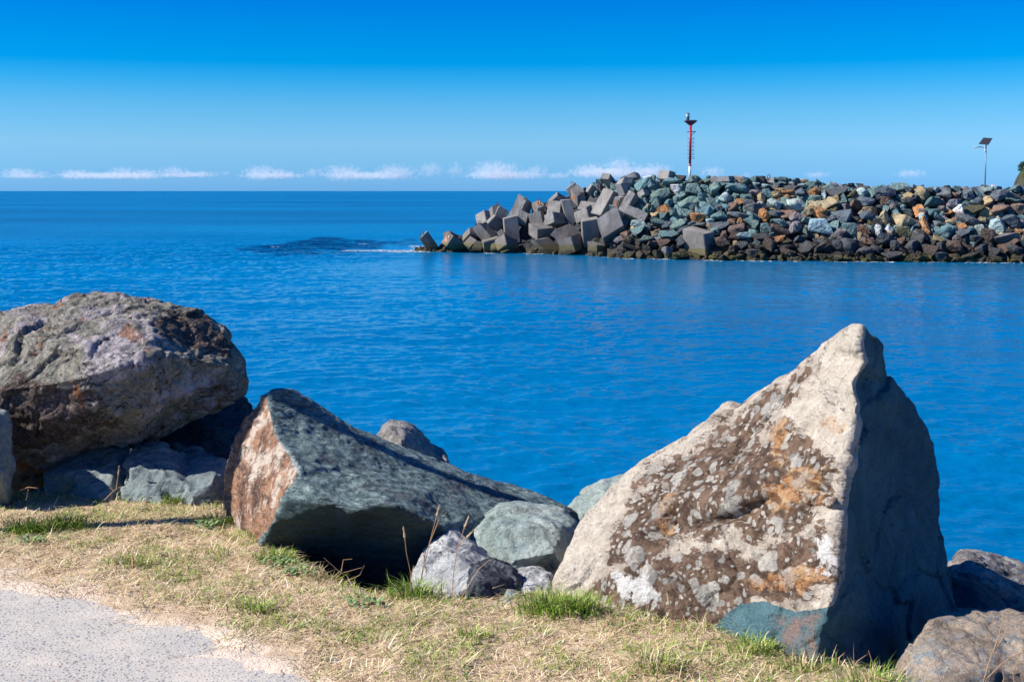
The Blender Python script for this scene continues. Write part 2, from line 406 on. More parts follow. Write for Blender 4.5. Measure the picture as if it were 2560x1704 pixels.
wme = np_mesh('water', np.stack([x, y, zw], 1), np.stack([i, i + 1, i + nx + 1, i + nx], 1), True)
q = np.stack([x, y, x * 0], 1); q2 = q * [0.05, 0.05, 1]
cx0 = at(840, 607, 1); 
def wp(px, py): r = ray(px, py); return CAM + r * (-5.0 / r.z)
c0 = wp(865, 610); dx_ = (x - c0.x) / 8.5; dy_ = (y - c0.y) / 20.0
ch = np.clip(1.12 - 1.0 * np.sqrt(dx_ ** 2 + dy_ ** 2) + .35 * fbm(q * [.2, .08, 1], 3, 4), 0, 1)
a = wme.attributes.new('chop', 'FLOAT', 'POINT'); a.data.foreach_set('value', ch.astype(np.float32))
a = wme.attributes.new('far', 'FLOAT', 'POINT'); a.data.foreach_set('value', (sstep(110, 170, y)).astype(np.float32))
a = wme.attributes.new('offshore', 'FLOAT', 'POINT'); a.data.foreach_set('value', (.07 + .29 * sstep(50, 180, y)).astype(np.float32))
o = link('water', wme, wm.m); tag(o, kind='structure')

# ------------------------------------------------------------------ breakwater
WL = [(1060, 629), (1200, 632), (1350, 635), (1470, 639), (1560, 646), (1800, 651), (2050, 654), (2560, 657), (3100, 660)]
WLX = [p[0] for p in WL]; WLY = [wp(*p).y for p in WL]; KS = 1.25
def slope_pt(px, py, off=0.0):
    Yw = float(np.interp(px, WLX, WLY)) + off
    r = ray(px, py)                               # point CAM + t r ; want y = Yw + KS z
    t = (Yw + KS * CAM.z) / (r.y - KS * r.z)
    return CAM + r * t
CREST = [(1040, 626), (1100, 614), (1150, 585), (1200, 555), (1300, 522), (1380, 495), (1450, 472), (1520, 454), (1700, 452), (1900, 455), (2100, 464), (2300, 472), (2560, 476), (3100, 476)]

rk = NM('breakwater_stone', 0.85, 0.3)
oi = rk.n('ShaderNodeObjectInfo'); tcn = rk.n('ShaderNodeTexCoord').outputs['Object']
ofs = rk.n('ShaderNodeVectorMath', operation='ADD'); rk.l(tcn, ofs.inputs[0])
rv = rk.n('ShaderNodeCombineXYZ'); rk.l(rk.math('MULTIPLY', oi.outputs['Random'], 50), rv.inputs[0]); rk.l(rv.outputs[0], ofs.inputs[1])
lco = ofs.outputs[0]
n1 = rk.noise(2.2, 5, .65, lco); n2 = rk.noise(7, 5, .7, lco)
c = rk.mix(rk.step(n2, .35, .7), oi.outputs['Color'], rk.mix(.5, oi.outputs['Color'], (1.25, 1.25, 1.25), 'MULTIPLY'))
c = rk.mix(rk.math('MULTIPLY', rk.step(n1, .52, .64), .45), c, (0.06, 0.06, 0.06))
c = rk.mix(rk.math('MULTIPLY', rk.step(n1, .42, .34), .35), c, (0.34, 0.26, 0.18))
sz = rk.n('ShaderNodeSeparateXYZ'); rk.l(rk.co, sz.inputs[0]); zj = rk.math('ADD', sz.outputs[2], rk.math('MULTIPLY', n1, -.8))
c = rk.mix(rk.math('MULTIPLY', rk.step(zj, 2.3, .4), .72), c, (0.028, 0.025, 0.024))
c = rk.mix(rk.math('MULTIPLY', rk.step(zj, .15, -.15), rk.step(n1, .42, .6)), c, (0.07, 0.065, 0.018))
rk.color(c); rk.bump([(n2, .10), (rk.chip(5, lco), .10)])

PAL = {'T': ((0.13, 0.22, 0.22), 'teal'), 'L': ((0.34, 0.45, 0.45), 'pale teal'), 'G': ((0.10, 0.12, 0.14), 'dark grey'),
       'B': ((0.19, 0.12, 0.09), 'brown'), 'O': ((0.42, 0.21, 0.09), 'rust orange'), 'Y': ((0.40, 0.31, 0.18), 'tan'),
       'W': ((0.62, 0.64, 0.68), 'whitish'), 'K': ((0.05, 0.055, 0.06), 'blackish'), 'P': ((0.22, 0.19, 0.20), 'purplish'), 'M': ((0.10, 0.095, 0.05), 'mossy olive')}
def stone_proto(k):
    rr = random.Random(500 + k); bm = bmesh.new()
    n = rr.randint(9, 15)
    for _ in range(n):
        v = Vector((rr.gauss(0, 1), rr.gauss(0, 1), rr.gauss(0, 1))).normalized()
        m_ = max(abs(v.x), abs(v.y), abs(v.z)); v = v.lerp(v / m_, rr.uniform(.3, .9)) * rr.uniform(.85, 1.1); bm.verts.new(v)
    r_ = bmesh.ops.convex_hull(bm, input=bm.verts)
    bmesh.ops.delete(bm, geom=[g_ for g_ in r_['geom_interior'] if isinstance(g_, bmesh.types.BMVert)], context='VERTS')
    bmesh.ops.dissolve_limit(bm, angle_limit=R(14), verts=bm.verts, edges=bm.edges)
    bmesh.ops.bevel(bm, geom=bm.edges[:] + bm.verts[:], offset=.07, segments=1, affect='EDGES', profile=.5)
    bmesh.ops.triangulate(bm, faces=bm.faces)
    bmesh.ops.subdivide_edges(bm, edges=bm.edges, cuts=2, use_grid_fill=True)
    me = bm_mesh('breakwater_rock', bm); co = co_of(me); no = no_of(me)
    co = co + no * (.07 * fbm(co * 1.5 + k * 9, 3, k) + .04 * facet(co * 2.4 + k * 5, k)[0])[:, None]
    lo, hi = co.min(0), co.max(0); co = (co - (lo + hi) / 2) / (hi - lo)
    me.vertices.foreach_set('co', co.astype(np.float32).ravel()); me.materials.append(rk.m); me.update()
    return me
PROTO = [stone_proto(k) for k in range(40)]

# each visible rock of the breakwater: (x, y, width, height, tilt, colour) in crop pixels
C2 = """230,270,200,110,20,T;330,300,130,120,-20,T;540,255,200,100,-5,T;280,200,110,50,0,W;330,205,70,70,0,T;640,210,110,75,0,K;810,225,120,95,-20,T;930,245,100,60,10,T;960,200,50,45,0,T;
1030,210,70,45,0,K;1140,260,120,90,0,T;785,335,165,125,0,T;915,330,110,85,-15,T;600,340,120,130,10,W;670,310,75,85,0,T;1050,340,150,170,-10,T;1300,330,260,115,-5,T;990,275,90,55,10,Y;
430,400,215,135,20,T;680,415,110,110,0,T;1150,430,165,125,0,L;770,470,290,110,25,T;880,430,110,100,0,T;1270,420,80,85,0,T;1390,430,125,95,10,T;1480,370,110,65,0,P;510,490,95,90,-10,T;
370,490,110,100,0,T;455,555,155,108,-5,O;270,550,65,100,-30,Y;330,570,85,80,0,T;690,600,140,175,15,T;1010,490,145,135,0,T;940,570,160,125,-10,T;1070,565,75,95,0,G;1160,570,85,145,10,T;
1290,480,155,75,25,O;1240,560,125,155,20,B;1420,490,135,75,0,G;1500,560,240,120,0,G;1550,495,80,50,0,W;1290,635,205,115,0,G;1590,630,135,155,-20,O;1430,690,190,150,20,T;1320,685,65,65,0,O;
1230,720,105,95,0,B;830,660,155,115,-5,O;440,630,80,75,0,T;170,725,175,85,0,L;390,700,145,100,20,T;480,735,120,75,0,G;610,730,165,105,40,T;760,725,95,55,20,G;975,705,85,75,0,L;
1070,650,165,100,20,T;1090,750,220,90,0,G;1050,810,145,105,0,T;540,840,235,115,15,T;700,800,185,95,15,G;870,735,200,65,0,G;165,800,155,90,15,T;1290,790,190,120,20,B;1350,860,190,75,10,L;
1150,860,115,110,0,B;1110,930,135,130,20,B;380,880,75,110,-30,L;260,920,165,120,0,T;60,930,125,120,0,M;165,940,55,95,0,M;310,960,120,85,0,P;450,960,135,120,0,B;670,960,125,140,0,G;
490,1050,110,135,0,W;280,1020,95,100,0,K;180,1070,110,90,0,B;380,1060,100,80,0,M;70,985,170,85,0,K;60,1070,130,90,0,M;640,1080,165,85,0,M;1420,960,160,115,0,K;1240,1030,125,120,0,B;
1120,1105,90,60,0,M;1210,1110,90,55,0,M;1310,1095,85,65,0,M;1450,1070,115,120,0,P;1590,1100,100,80,0,M;1660,965,150,130,-30,B;1560,870,190,85,-5,K;1520,740,120,140,30,T;1610,785,115,135,10,T;
1710,510,145,135,0,L;1730,400,115,85,0,Y;1620,390,110,115,0,T;1560,425,80,95,0,Y;1790,345,130,70,0,Y;1870,375,150,75,0,O;1850,430,95,75,0,O;1820,490,95,135,0,T;1990,510,260,135,0,L;
2020,395,140,130,-30,G;2150,360,135,95,0,O;2180,460,120,115,0,T;2270,395,145,95,-30,L;1900,320,145,65,0,G;2240,520,175,135,0,Y;2110,570,110,115,15,Y;1720,620,155,105,15,G;1880,620,185,95,0,B;
1970,650,185,115,20,P;1750,710,165,85,0,T;1770,790,215,125,0,B;1950,775,115,155,-20,P;2050,790,110,170,0,T;2070,695,135,85,0,T;2225,765,245,185,0,L;2240,600,125,95,0,O;1780,890,125,75,0,O;
1850,940,110,75,0,M;1870,985,195,65,15,K;1870,1065,150,120,0,B;2000,905,135,95,0,G;2060,1000,175,155,0,G;2210,930,115,85,0,G;2230,1010,200,95,30,B;2260,1100,100,75,0,M;1555,240,130,110,0,K;
1465,230,110,95,0,T;1500,280,90,55,0,L;1600,300,90,60,0,L;1720,300,105,65,0,G;2020,290,90,45,0,L;1720,225,70,60,0,T;1780,215,95,50,0,T;1860,225,95,50,0,T;1950,230,95,50,0,T;2050,240,90,50,0,Y;
2130,270,100,65,0,T;2210,250,70,65,0,T;870,250,70,50,0,K;1230,240,70,60,0,T;1380,240,90,75,0,T;1750,960,110,90,0,K;1000,1000,110,110,0,K;700,700,90,80,0,G;560,1000,90,80,0,K;930,1000,80,60,0,K;
1350,980,100,110,0,G;1540,1000,90,90,0,K;1250,870,110,80,0,B;560,600,90,110,0,T;300,760,80,90,0,G;850,570,70,90,0,L;1330,1060,70,60,0,B"""
C3 = """250,385,195,155,0,G;175,320,180,95,0,T;400,285,90,45,0,K;500,288,65,45,0,K;560,322,125,55,0,P;410,380,120,75,0,M;520,370,155,105,0,L;620,390,125,125,0,T;235,430,85,75,0,Y;310,440,95,115,0,T;
400,470,115,65,0,T;440,510,115,125,0,B;530,450,105,65,0,Y;560,510,190,190,0,G;790,385,230,135,0,G;740,325,170,65,0,T;860,470,240,150,0,G;800,480,115,125,0,B;975,310,185,95,0,T;1050,345,105,85,0,G;
1150,310,65,65,0,K;1205,400,215,185,5,Y;1310,370,85,95,0,K;1040,420,125,85,30,Y;1050,490,155,135,0,K;1360,340,95,55,0,L;1470,390,205,155,0,G;1490,312,85,50,0,K;1590,332,85,75,0,T;1690,328,95,45,0,P;
1570,410,95,85,0,B;1330,480,165,125,0,T;1650,380,65,65,0,G;1750,400,185,155,0,G;1850,390,95,105,0,T;1940,330,135,65,0,L;2010,300,75,40,0,W;2060,330,95,65,0,T;2110,395,240,135,20,G;2290,330,135,85,0,T;
2250,440,230,115,0,T;1965,490,155,155,0,Y;1840,470,135,85,0,G;1720,510,115,85,0,T;1580,505,185,115,0,P;1630,570,115,125,0,W;1450,550,95,65,0,P;1500,590,115,65,0,O;1800,570,165,115,0,M;
1935,595,145,125,20,Y;2090,580,215,135,10,B;2300,570,135,145,0,B;130,505,235,135,15,Y;60,605,155,145,0,O;195,575,125,85,0,M;300,655,205,165,15,G;170,660,95,85,0,G;350,540,95,85,0,P;
610,580,205,95,0,Y;600,640,195,115,0,G;790,560,75,85,0,T;880,545,105,65,0,P;785,655,165,175,-10,Y;910,590,85,95,0,T;1050,590,135,65,0,T;930,655,85,105,0,Y;1020,690,215,155,20,Y;1180,590,115,155,0,O;
1220,600,105,95,0,G;1220,650,95,95,0,L;1330,600,115,85,0,T;1400,650,115,105,0,T;1285,775,185,235,-20,O;1150,740,85,75,0,G;1540,710,115,75,0,Y;1490,660,95,65,0,P;1430,740,105,65,0,K;
1740,700,245,155,-10,G;1870,680,85,65,0,Y;1660,755,95,75,0,O;1980,680,185,65,20,G;2065,760,185,195,10,L;2240,720,180,205,30,G;2310,830,105,95,0,O;2130,905,235,135,15,P;1660,840,135,115,0,G;
1760,790,90,80,0,T;1470,810,225,155,10,T;1400,900,125,105,0,Y;1860,830,115,175,20,L;1955,865,165,175,0,B;220,755,135,110,25,T;400,785,175,155,0,T;260,845,195,115,15,P;540,795,135,105,0,B;
715,795,85,115,-20,W;650,720,105,95,0,M;850,785,95,75,-40,W;860,830,75,55,0,Y;500,705,55,55,0,O;1000,830,175,145,0,M;590,895,225,195,15,B;380,1005,235,235,30,G;250,985,125,145,0,G;
130,965,225,185,35,B;50,930,115,95,0,T;790,915,185,155,0,G;920,975,135,145,20,G;1150,885,215,175,10,G;1110,995,175,165,0,G;560,1040,175,115,25,P;680,1020,110,110,0,G;860,1085,210,95,0,G;
1000,1030,90,70,0,P;1290,1040,175,155,0,B;1430,1000,105,125,0,G;1400,1095,135,105,0,G;1570,1005,195,165,0,B;1740,985,115,135,0,B;1900,1015,125,115,0,G;1760,1095,205,85,20,M;2010,1045,135,105,0,G;
2090,1095,205,85,0,G;2190,955,205,115,30,B;2250,1025,145,145,0,G;2320,1110,90,80,0,K;350,1125,100,45,0,M;250,1125,90,60,0,M;620,1100,100,60,0,M;720,1115,110,55,0,M;1040,1125,70,60,0,M;
1200,1115,140,60,0,M;1500,1125,120,60,0,M;1640,1130,90,50,0,M;1900,1115,110,55,0,M;2050,1125,90,50,0,M;2250,1140,90,45,0,M;480,1060,80,60,0,B;1640,930,110,80,0,K;980,920,90,90,0,B;
1310,950,90,80,0,K;2330,950,90,90,0,T;1800,900,100,90,0,G;700,700,100,80,0,K;2180,560,100,80,0,G;1120,420,60,70,0,G;2200,820,90,80,0,K"""
CL = """1120,620,26,14,0,K,N;1068,637,22,7,0,M,N;1092,640,20,7,0,M,N;1245,625,28,16,0,M,N;1372,520,16,22,0,B,N;1500,453,18,12,0,T,N;1478,470,22,14,0,T,N;1520,452,22,14,0,T,N;1492,485,14,16,0,T,N;
1540,470,24,26,0,T,N;1560,455,22,14,0,T,N;1584,505,20,16,0,W,N;1600,500,16,16,0,T,N;1618,525,20,20,0,T,N;1588,560,28,12,0,L,N;1636,535,18,20,0,Y,N;1528,487,16,18,0,T,N;1640,500,28,18,0,T,N;1555,630,24,20,0,K,N"""
rocks = []
def parse(txt, ox, oy, sc):
    for it in txt.replace('\n', '').split(';'):
        f = it.split(',')
        if len(f) < 6: continue
        x, y, w_, h_, t_ = map(float, f[:5])
        rocks.append((ox + x / sc, oy + y / sc, w_ / sc, h_ / sc, t_, f[5]))
parse(C2, 1560, 400, 4.531); parse(C3, 2040, 400, 4.531); parse(CL.replace(',N', ''), 0, 0, 1.0)

def colname(k): return PAL[k][1]
BEACON_PX, LAMP_PX = 1724, 2462
items = []
for j, (px, py, w_, h_, tilt, ck) in enumerate(rocks):
    rr = random.Random(j * 7 + 1)
    p = slope_pt(px, py)
    s = p.y / F; k = 1.13
    W_, H_ = w_ * s * k, h_ * s * k; D3 = min(max(W_, H_) * 1.0, 1.5 * min(W_, H_)) + .2
    o = bpy.data.objects.new('breakwater_rock', PROTO[rr.randrange(40)]); S.collection.objects.link(o)
    o.location = p + Vector((0, rr.uniform(-.15, .25) + D3 * .15, 0))
    o.scale = (W_, D3, H_); o.rotation_euler = (0, -R(tilt), 0)
    base, nm = PAL[ck]; v = rr.uniform(.75, 1.3); t = rr.uniform(-.12, .12)
    v *= .82
    o.color = (min(1, base[0] * v * (1 + t)), min(1, base[1] * v), min(1, base[2] * v * (1 - t)), 1)
    zb = 0 if py < 474 else 1 if py < 520 else 2 if py < 570 else 3 if py < 622 else 4
    zx = 0 if px < BEACON_PX - 12 else 1 if px < 2060 else 2 if px < LAMP_PX else 3
    items.append((zb, zx, ck, px, o, w_ * h_))
ROW = ["on the breakwater's crest", "in the breakwater's upper tier", "in the breakwater's middle tier", "in the breakwater's lower tier", "at the breakwater's waterline"]
ZN = ['left of beacon', 'right of beacon', 'before solar lamp', 'past solar lamp']
ORD = ['first', 'second', 'third', 'fourth', 'fifth', 'sixth', 'seventh', 'eighth', 'ninth', 'tenth', 'eleventh', 'twelfth', 'thirteenth', 'fourteenth', 'fifteenth', 'sixteenth', 'seventeenth', 'eighteenth', 'nineteenth', 'twentieth']
from collections import defaultdict
grp = defaultdict(list)
for it in items: grp[it[:3]].append(it)
for (zb, zx, ck), L in grp.items():
    L.sort(key=lambda t: t[3])
    sizes = sorted(t[5] for t in L)
    for n_, it in enumerate(L):
        c_ = colname(ck)
        if len(L) == 1: lab = f"the only {c_} rock {ROW[zb]} {ZN[zx]}"
        else: lab = f"{c_} rock {ROW[zb]} {ZN[zx]}, {ORD[n_]} {c_} from left"
        tag(it[4], lab, 'rock', 'rocks piled on the breakwater')

# rubble heap under and between the big stones (uncountable)
def rubble():
    Vs, Fs, Cs = [], [], []; nv = 0
    # core slope
    pxs = np.linspace(1040, 3100, 170); K_ = 16
    rows = []
    for a_ in pxs:
        cy = float(np.interp(a_, [c[0] for c in CREST], [c[1] for c in CREST])); top = slope_pt(a_, cy, 0.9); zt = max(.2, top.z - .55)
        Yw = float(np.interp(a_, WLX, WLY)) + 1.0
        col = []
        for k in range(K_):
            t = k / 11.0
            if k <= 11: z = -1.2 + (zt + 1.2) * t; yy = Yw + KS * z
            else: z = zt - .15 * (k - 11) ** 1.3; yy = Yw + KS * zt + (k - 11) * 1.7
            col.append((a_, yy, z))
        rows.append(col)
    for col in rows:
        for (a_, yy, z) in col: Vs.append(((a_ - W0 / 2) / F * (yy * cp + (5 - z) * sp), yy, z))
    n = len(rows)
    for i_ in range(n - 1):
        for k in range(K_ - 1):
            b = i_ * K_ + k; Fs.append((b, b + K_, b + K_ + 1)); Fs.append((b, b + K_ + 1, b + 1))
    Vs = np.array(Vs); Vs = Vs + np.stack([fbm(Vs * .9, 3, 5) * .3, fbm(Vs * .9, 3, 8) * .35, fbm(Vs * .9, 3, 9) * .25], 1)
    Cs = [np.tile([.05, .055, .06], (len(Vs), 1))]; VV = [Vs]; FF = [np.array(Fs)]; nv = len(Vs)
    pr = []
    for k in range(14):
        me = PROTO[k]; me.calc_loop_triangles(); t = np.empty(len(me.loop_triangles) * 3, np.int32); me.loop_triangles.foreach_get('vertices', t)
        pr.append((co_of(me), t.reshape(-1, 3)))
    r_ = np.random.default_rng(3)
    keys = ['T', 'T', 'T', 'G', 'G', 'B', 'K', 'Y', 'P']
    def put(p, s, ck):
        nonlocal nv
        c, t = pr[r_.integers(14)]
        Rm = np.array(Matrix.Rotation(r_.uniform(0, 6.28), 3, Vector(r_.normal(size=3)).normalized()))
        VV.append((c * s) @ Rm.T + np.array(p)); FF.append(t + nv); nv += len(c)
        Cs.append(np.tile(np.array(PAL[ck][0]) * r_.uniform(.6, 1.2), (len(c), 1)))
    for _ in range(1500):
        a_ = r_.uniform(1045, 2900)
        cy = float(np.interp(a_, [c[0] for c in CREST], [c[1] for c in CREST]))
        wl = float(np.interp(a_, WLX, [q[1] for q in WL]))
        b_ = r_.uniform(min(cy + 8, wl), wl + 3)
        ck = keys[r_.integers(len(keys))]
        if a_ < 1900 and b_ < 560: ck = 'T' if r_.random() < .8 else 'G'
        if b_ > 615: ck = ['K', 'M', 'B', 'M'][r_.integers(4)]
        if a_ < 1530: ck = ['K', 'G'][r_.integers(2)]
        p = slope_pt(a_, b_, 0.75 if a_ > 1530 else 1.6)
        put(p, r_.uniform(.45, 1.0, 3) * (1 if a_ > 1530 else .9), ck)
    for _ in range(420):                            # flat top and the far side just showing over the crest
        a_ = r_.uniform(1480, 3050); cy = float(np.interp(a_, [c[0] for c in CREST], [c[1] for c in CREST]))
        p = slope_pt(a_, cy + 3, 0.9); p = p + Vector((0, r_.uniform(0, 7), r_.uniform(-.35, -.1))); put(p, r_.uniform(.5, 1.1, 3), ['T', 'T', 'G', 'G', 'P'][r_.integers(5)])
    for _ in range(90):                             # stones washed at the waterline
        a_ = r_.uniform(1060, 2600); p = wp(a_, float(np.interp(a_, WLX, [q[1] for q in WL])) - 1.0); put(p, r_.uniform(.35, .9, 3) * [1, 1, .7], ['M', 'K', 'B'][r_.integers(3)])
    me = np_mesh('rubble', np.concatenate(VV), np.concatenate(FF))
    at_ = me.attributes.new('tint', 'FLOAT_COLOR', 'POINT'); cc = np.concatenate(Cs); at_.data.foreach_set('color', np.hstack([cc, np.ones((len(cc), 1))]).astype(np.float32).ravel())
    m = NM('rubble_stone', .88, .25); c = m.attr('tint', 'Color'); n1 = m.noise(1.6, 5); n2 = m.noise(6, 5)
    c = m.mix(m.math('MULTIPLY', m.step(n2, .45, .7), .4), c, m.mix(.6, c, (1.8, 1.8, 1.8), 'MULTIPLY'))
    s_ = m.n('ShaderNodeSeparateXYZ'); m.l(m.co, s_.inputs[0]); zj = m.math('ADD', s_.outputs[2], m.math('MULTIPLY', n1, -.8))
    c = m.mix(m.math('MULTIPLY', m.step(zj, 2.2, .4), .7), c, (.03, .028, .025)); c = m.mix(m.math('MULTIPLY', m.step(zj, .1, -.15), m.step(n1, .45, .6)), c, (.075, .07, .02))
    m.color(c); m.bump([(n2, .1)])
    o = link('rubble', me, m.m); tag(o, kind='stuff', label='loose rubble filling the gaps of the breakwater', cat='rubble')
rubble()

# concrete armour blocks
cm = NM('armour_concrete', .85, .25)
oi = cm.n('ShaderNodeObjectInfo')
n1 = cm.noise(.9, 5, .65); n2 = cm.noise(3.2, 6, .7, cm.mapco((1.6, 1.6, .45))); n3 = cm.noise(18, 4, .7)
c = cm.mix(cm.step(n1, .35, .65), (0.17, 0.162, 0.155), (0.33, 0.315, 0.30))
c = cm.mix(cm.math('MULTIPLY', cm.step(n2, .50, .68), .75), c, (0.11, 0.10, 0.10))
c = cm.mix(cm.math('MULTIPLY', cm.step(n3, .5, .7), .25), c, (0.45, 0.42, 0.39))
c = cm.mix(cm.math('MULTIPLY', oi.outputs['Random'], .45), c, (0.22, 0.20, 0.18))
s_ = cm.n('ShaderNodeSeparateXYZ'); cm.l(cm.co, s_.inputs[0]); zj = cm.math('ADD', s_.outputs[2], cm.math('MULTIPLY', n1, -.7))
c = cm.mix(cm.math('MULTIPLY', cm.step(zj, 2.6, .7), .55), c, (0.12, 0.10, 0.08))
c = cm.mix(cm.math('MULTIPLY', cm.step(zj, .55, .30), .75), c, (0.13, 0.11, 0.035))
c = cm.mix(cm.math('MULTIPLY', cm.step(zj, .1, -.1), .8), c, (0.03, 0.03, 0.02))
cm.color(c); cm.bump([(n3, .03), (n2, .04)])
rust = plain('rusty_iron', (0.16, 0.07, 0.04), .8, .4)
ruststain = NM('rust_stained_concrete', .9, .2)
rn = ruststain.noise(2.6, 5, .65, ruststain.mapco((3.0, 3.0, .4)))
rc_ = ruststain.mix(ruststain.step(rn, .42, .58), (0.36, 0.30, 0.24), (0.34, 0.12, 0.05)); ruststain.color(rc_)

def prism_geo(crop, P0, A, B, C, dd=None):
    ox, oy, sc = crop
    P = [np.array(q, float) / sc + [ox, oy] for q in (P0, A, B, C)]
    e = [P[k] - P[0] for k in (1, 2, 3)]; L = [np.hypot(*v) for v in e]; Lm = sorted(L)[1]
    d12, d13, d23 = [min(float(e[a] @ e[b]), -.03 * L[a] * L[b] - .5) for a, b in ((0, 1), (0, 2), (1, 2))]
    if min(L) < .28 * Lm:                     # one edge points almost straight away from the viewer
        k = int(np.argmin(L)); z = [0, 0, 0]; z[k] = Lm * .8
        for j in range(3):
            if j != k: z[j] = float(np.clip(-(e[j] @ e[k]) / z[k], .02 * L[j], .8 * L[j]))
    else:
        z = [math.sqrt(d12 * d13 / d23 * -1 if d12 * d13 / d23 < 0 else d12 * d13 / d23), math.sqrt(abs(d12 * d23 / d13)), math.sqrt(abs(d13 * d23 / d12))]
        z = [min(z[k], 1.1 * max(Lm, L[k])) for k in range(3)]
    cen = P[0] + (e[0] + e[1] + e[2]) / 2
    pc = slope_pt(cen[0], cen[1]); Y0 = pc.y - (sum(z) / 2) * pc.y / F
    s = Y0 / F; p0 = at(P[0][0], P[0][1], Y0)
    E = [Vector((e[k][0] * s, z[k] * s, -e[k][1] * s)) for k in range(3)]
    cc = (E[0] + E[1] + E[2]) / 2; p0 = p0 - cc * .09; E = [v * 1.09 for v in E]
    return p0, E
def prism_bm(bm, p0, E, taper=.86):
    c = {}
    cen = p0 + (E[0] + E[1] + E[2]) / 2
    for a in (0, 1):
        for b in (0, 1):
            for d in (0, 1): c[a, b, d] = bm.verts.new(p0 + E[0] * a + E[1] * b + E[2] * d)
    F_ = []
    for q in (((0,0,0),(1,0,0),(1,1,0),(0,1,0)), ((0,0,1),(0,1,1),(1,1,1),(1,0,1)), ((0,0,0),(0,1,0),(0,1,1),(0,0,1)),
              ((1,0,0),(1,0,1),(1,1,1),(1,1,0)), ((0,0,0),(0,0,1),(1,0,1),(1,0,0)), ((0,1,0),(1,1,0),(1,1,1),(0,1,1))):
        F_.append(bm.faces.new([c[k] for k in q]))
    return F_
KA, KB, KC, K2 = (1040, 490, 9.0615), (1220, 440, 7.4667), (1400, 420, 6.819), (1560, 400, 4.531)
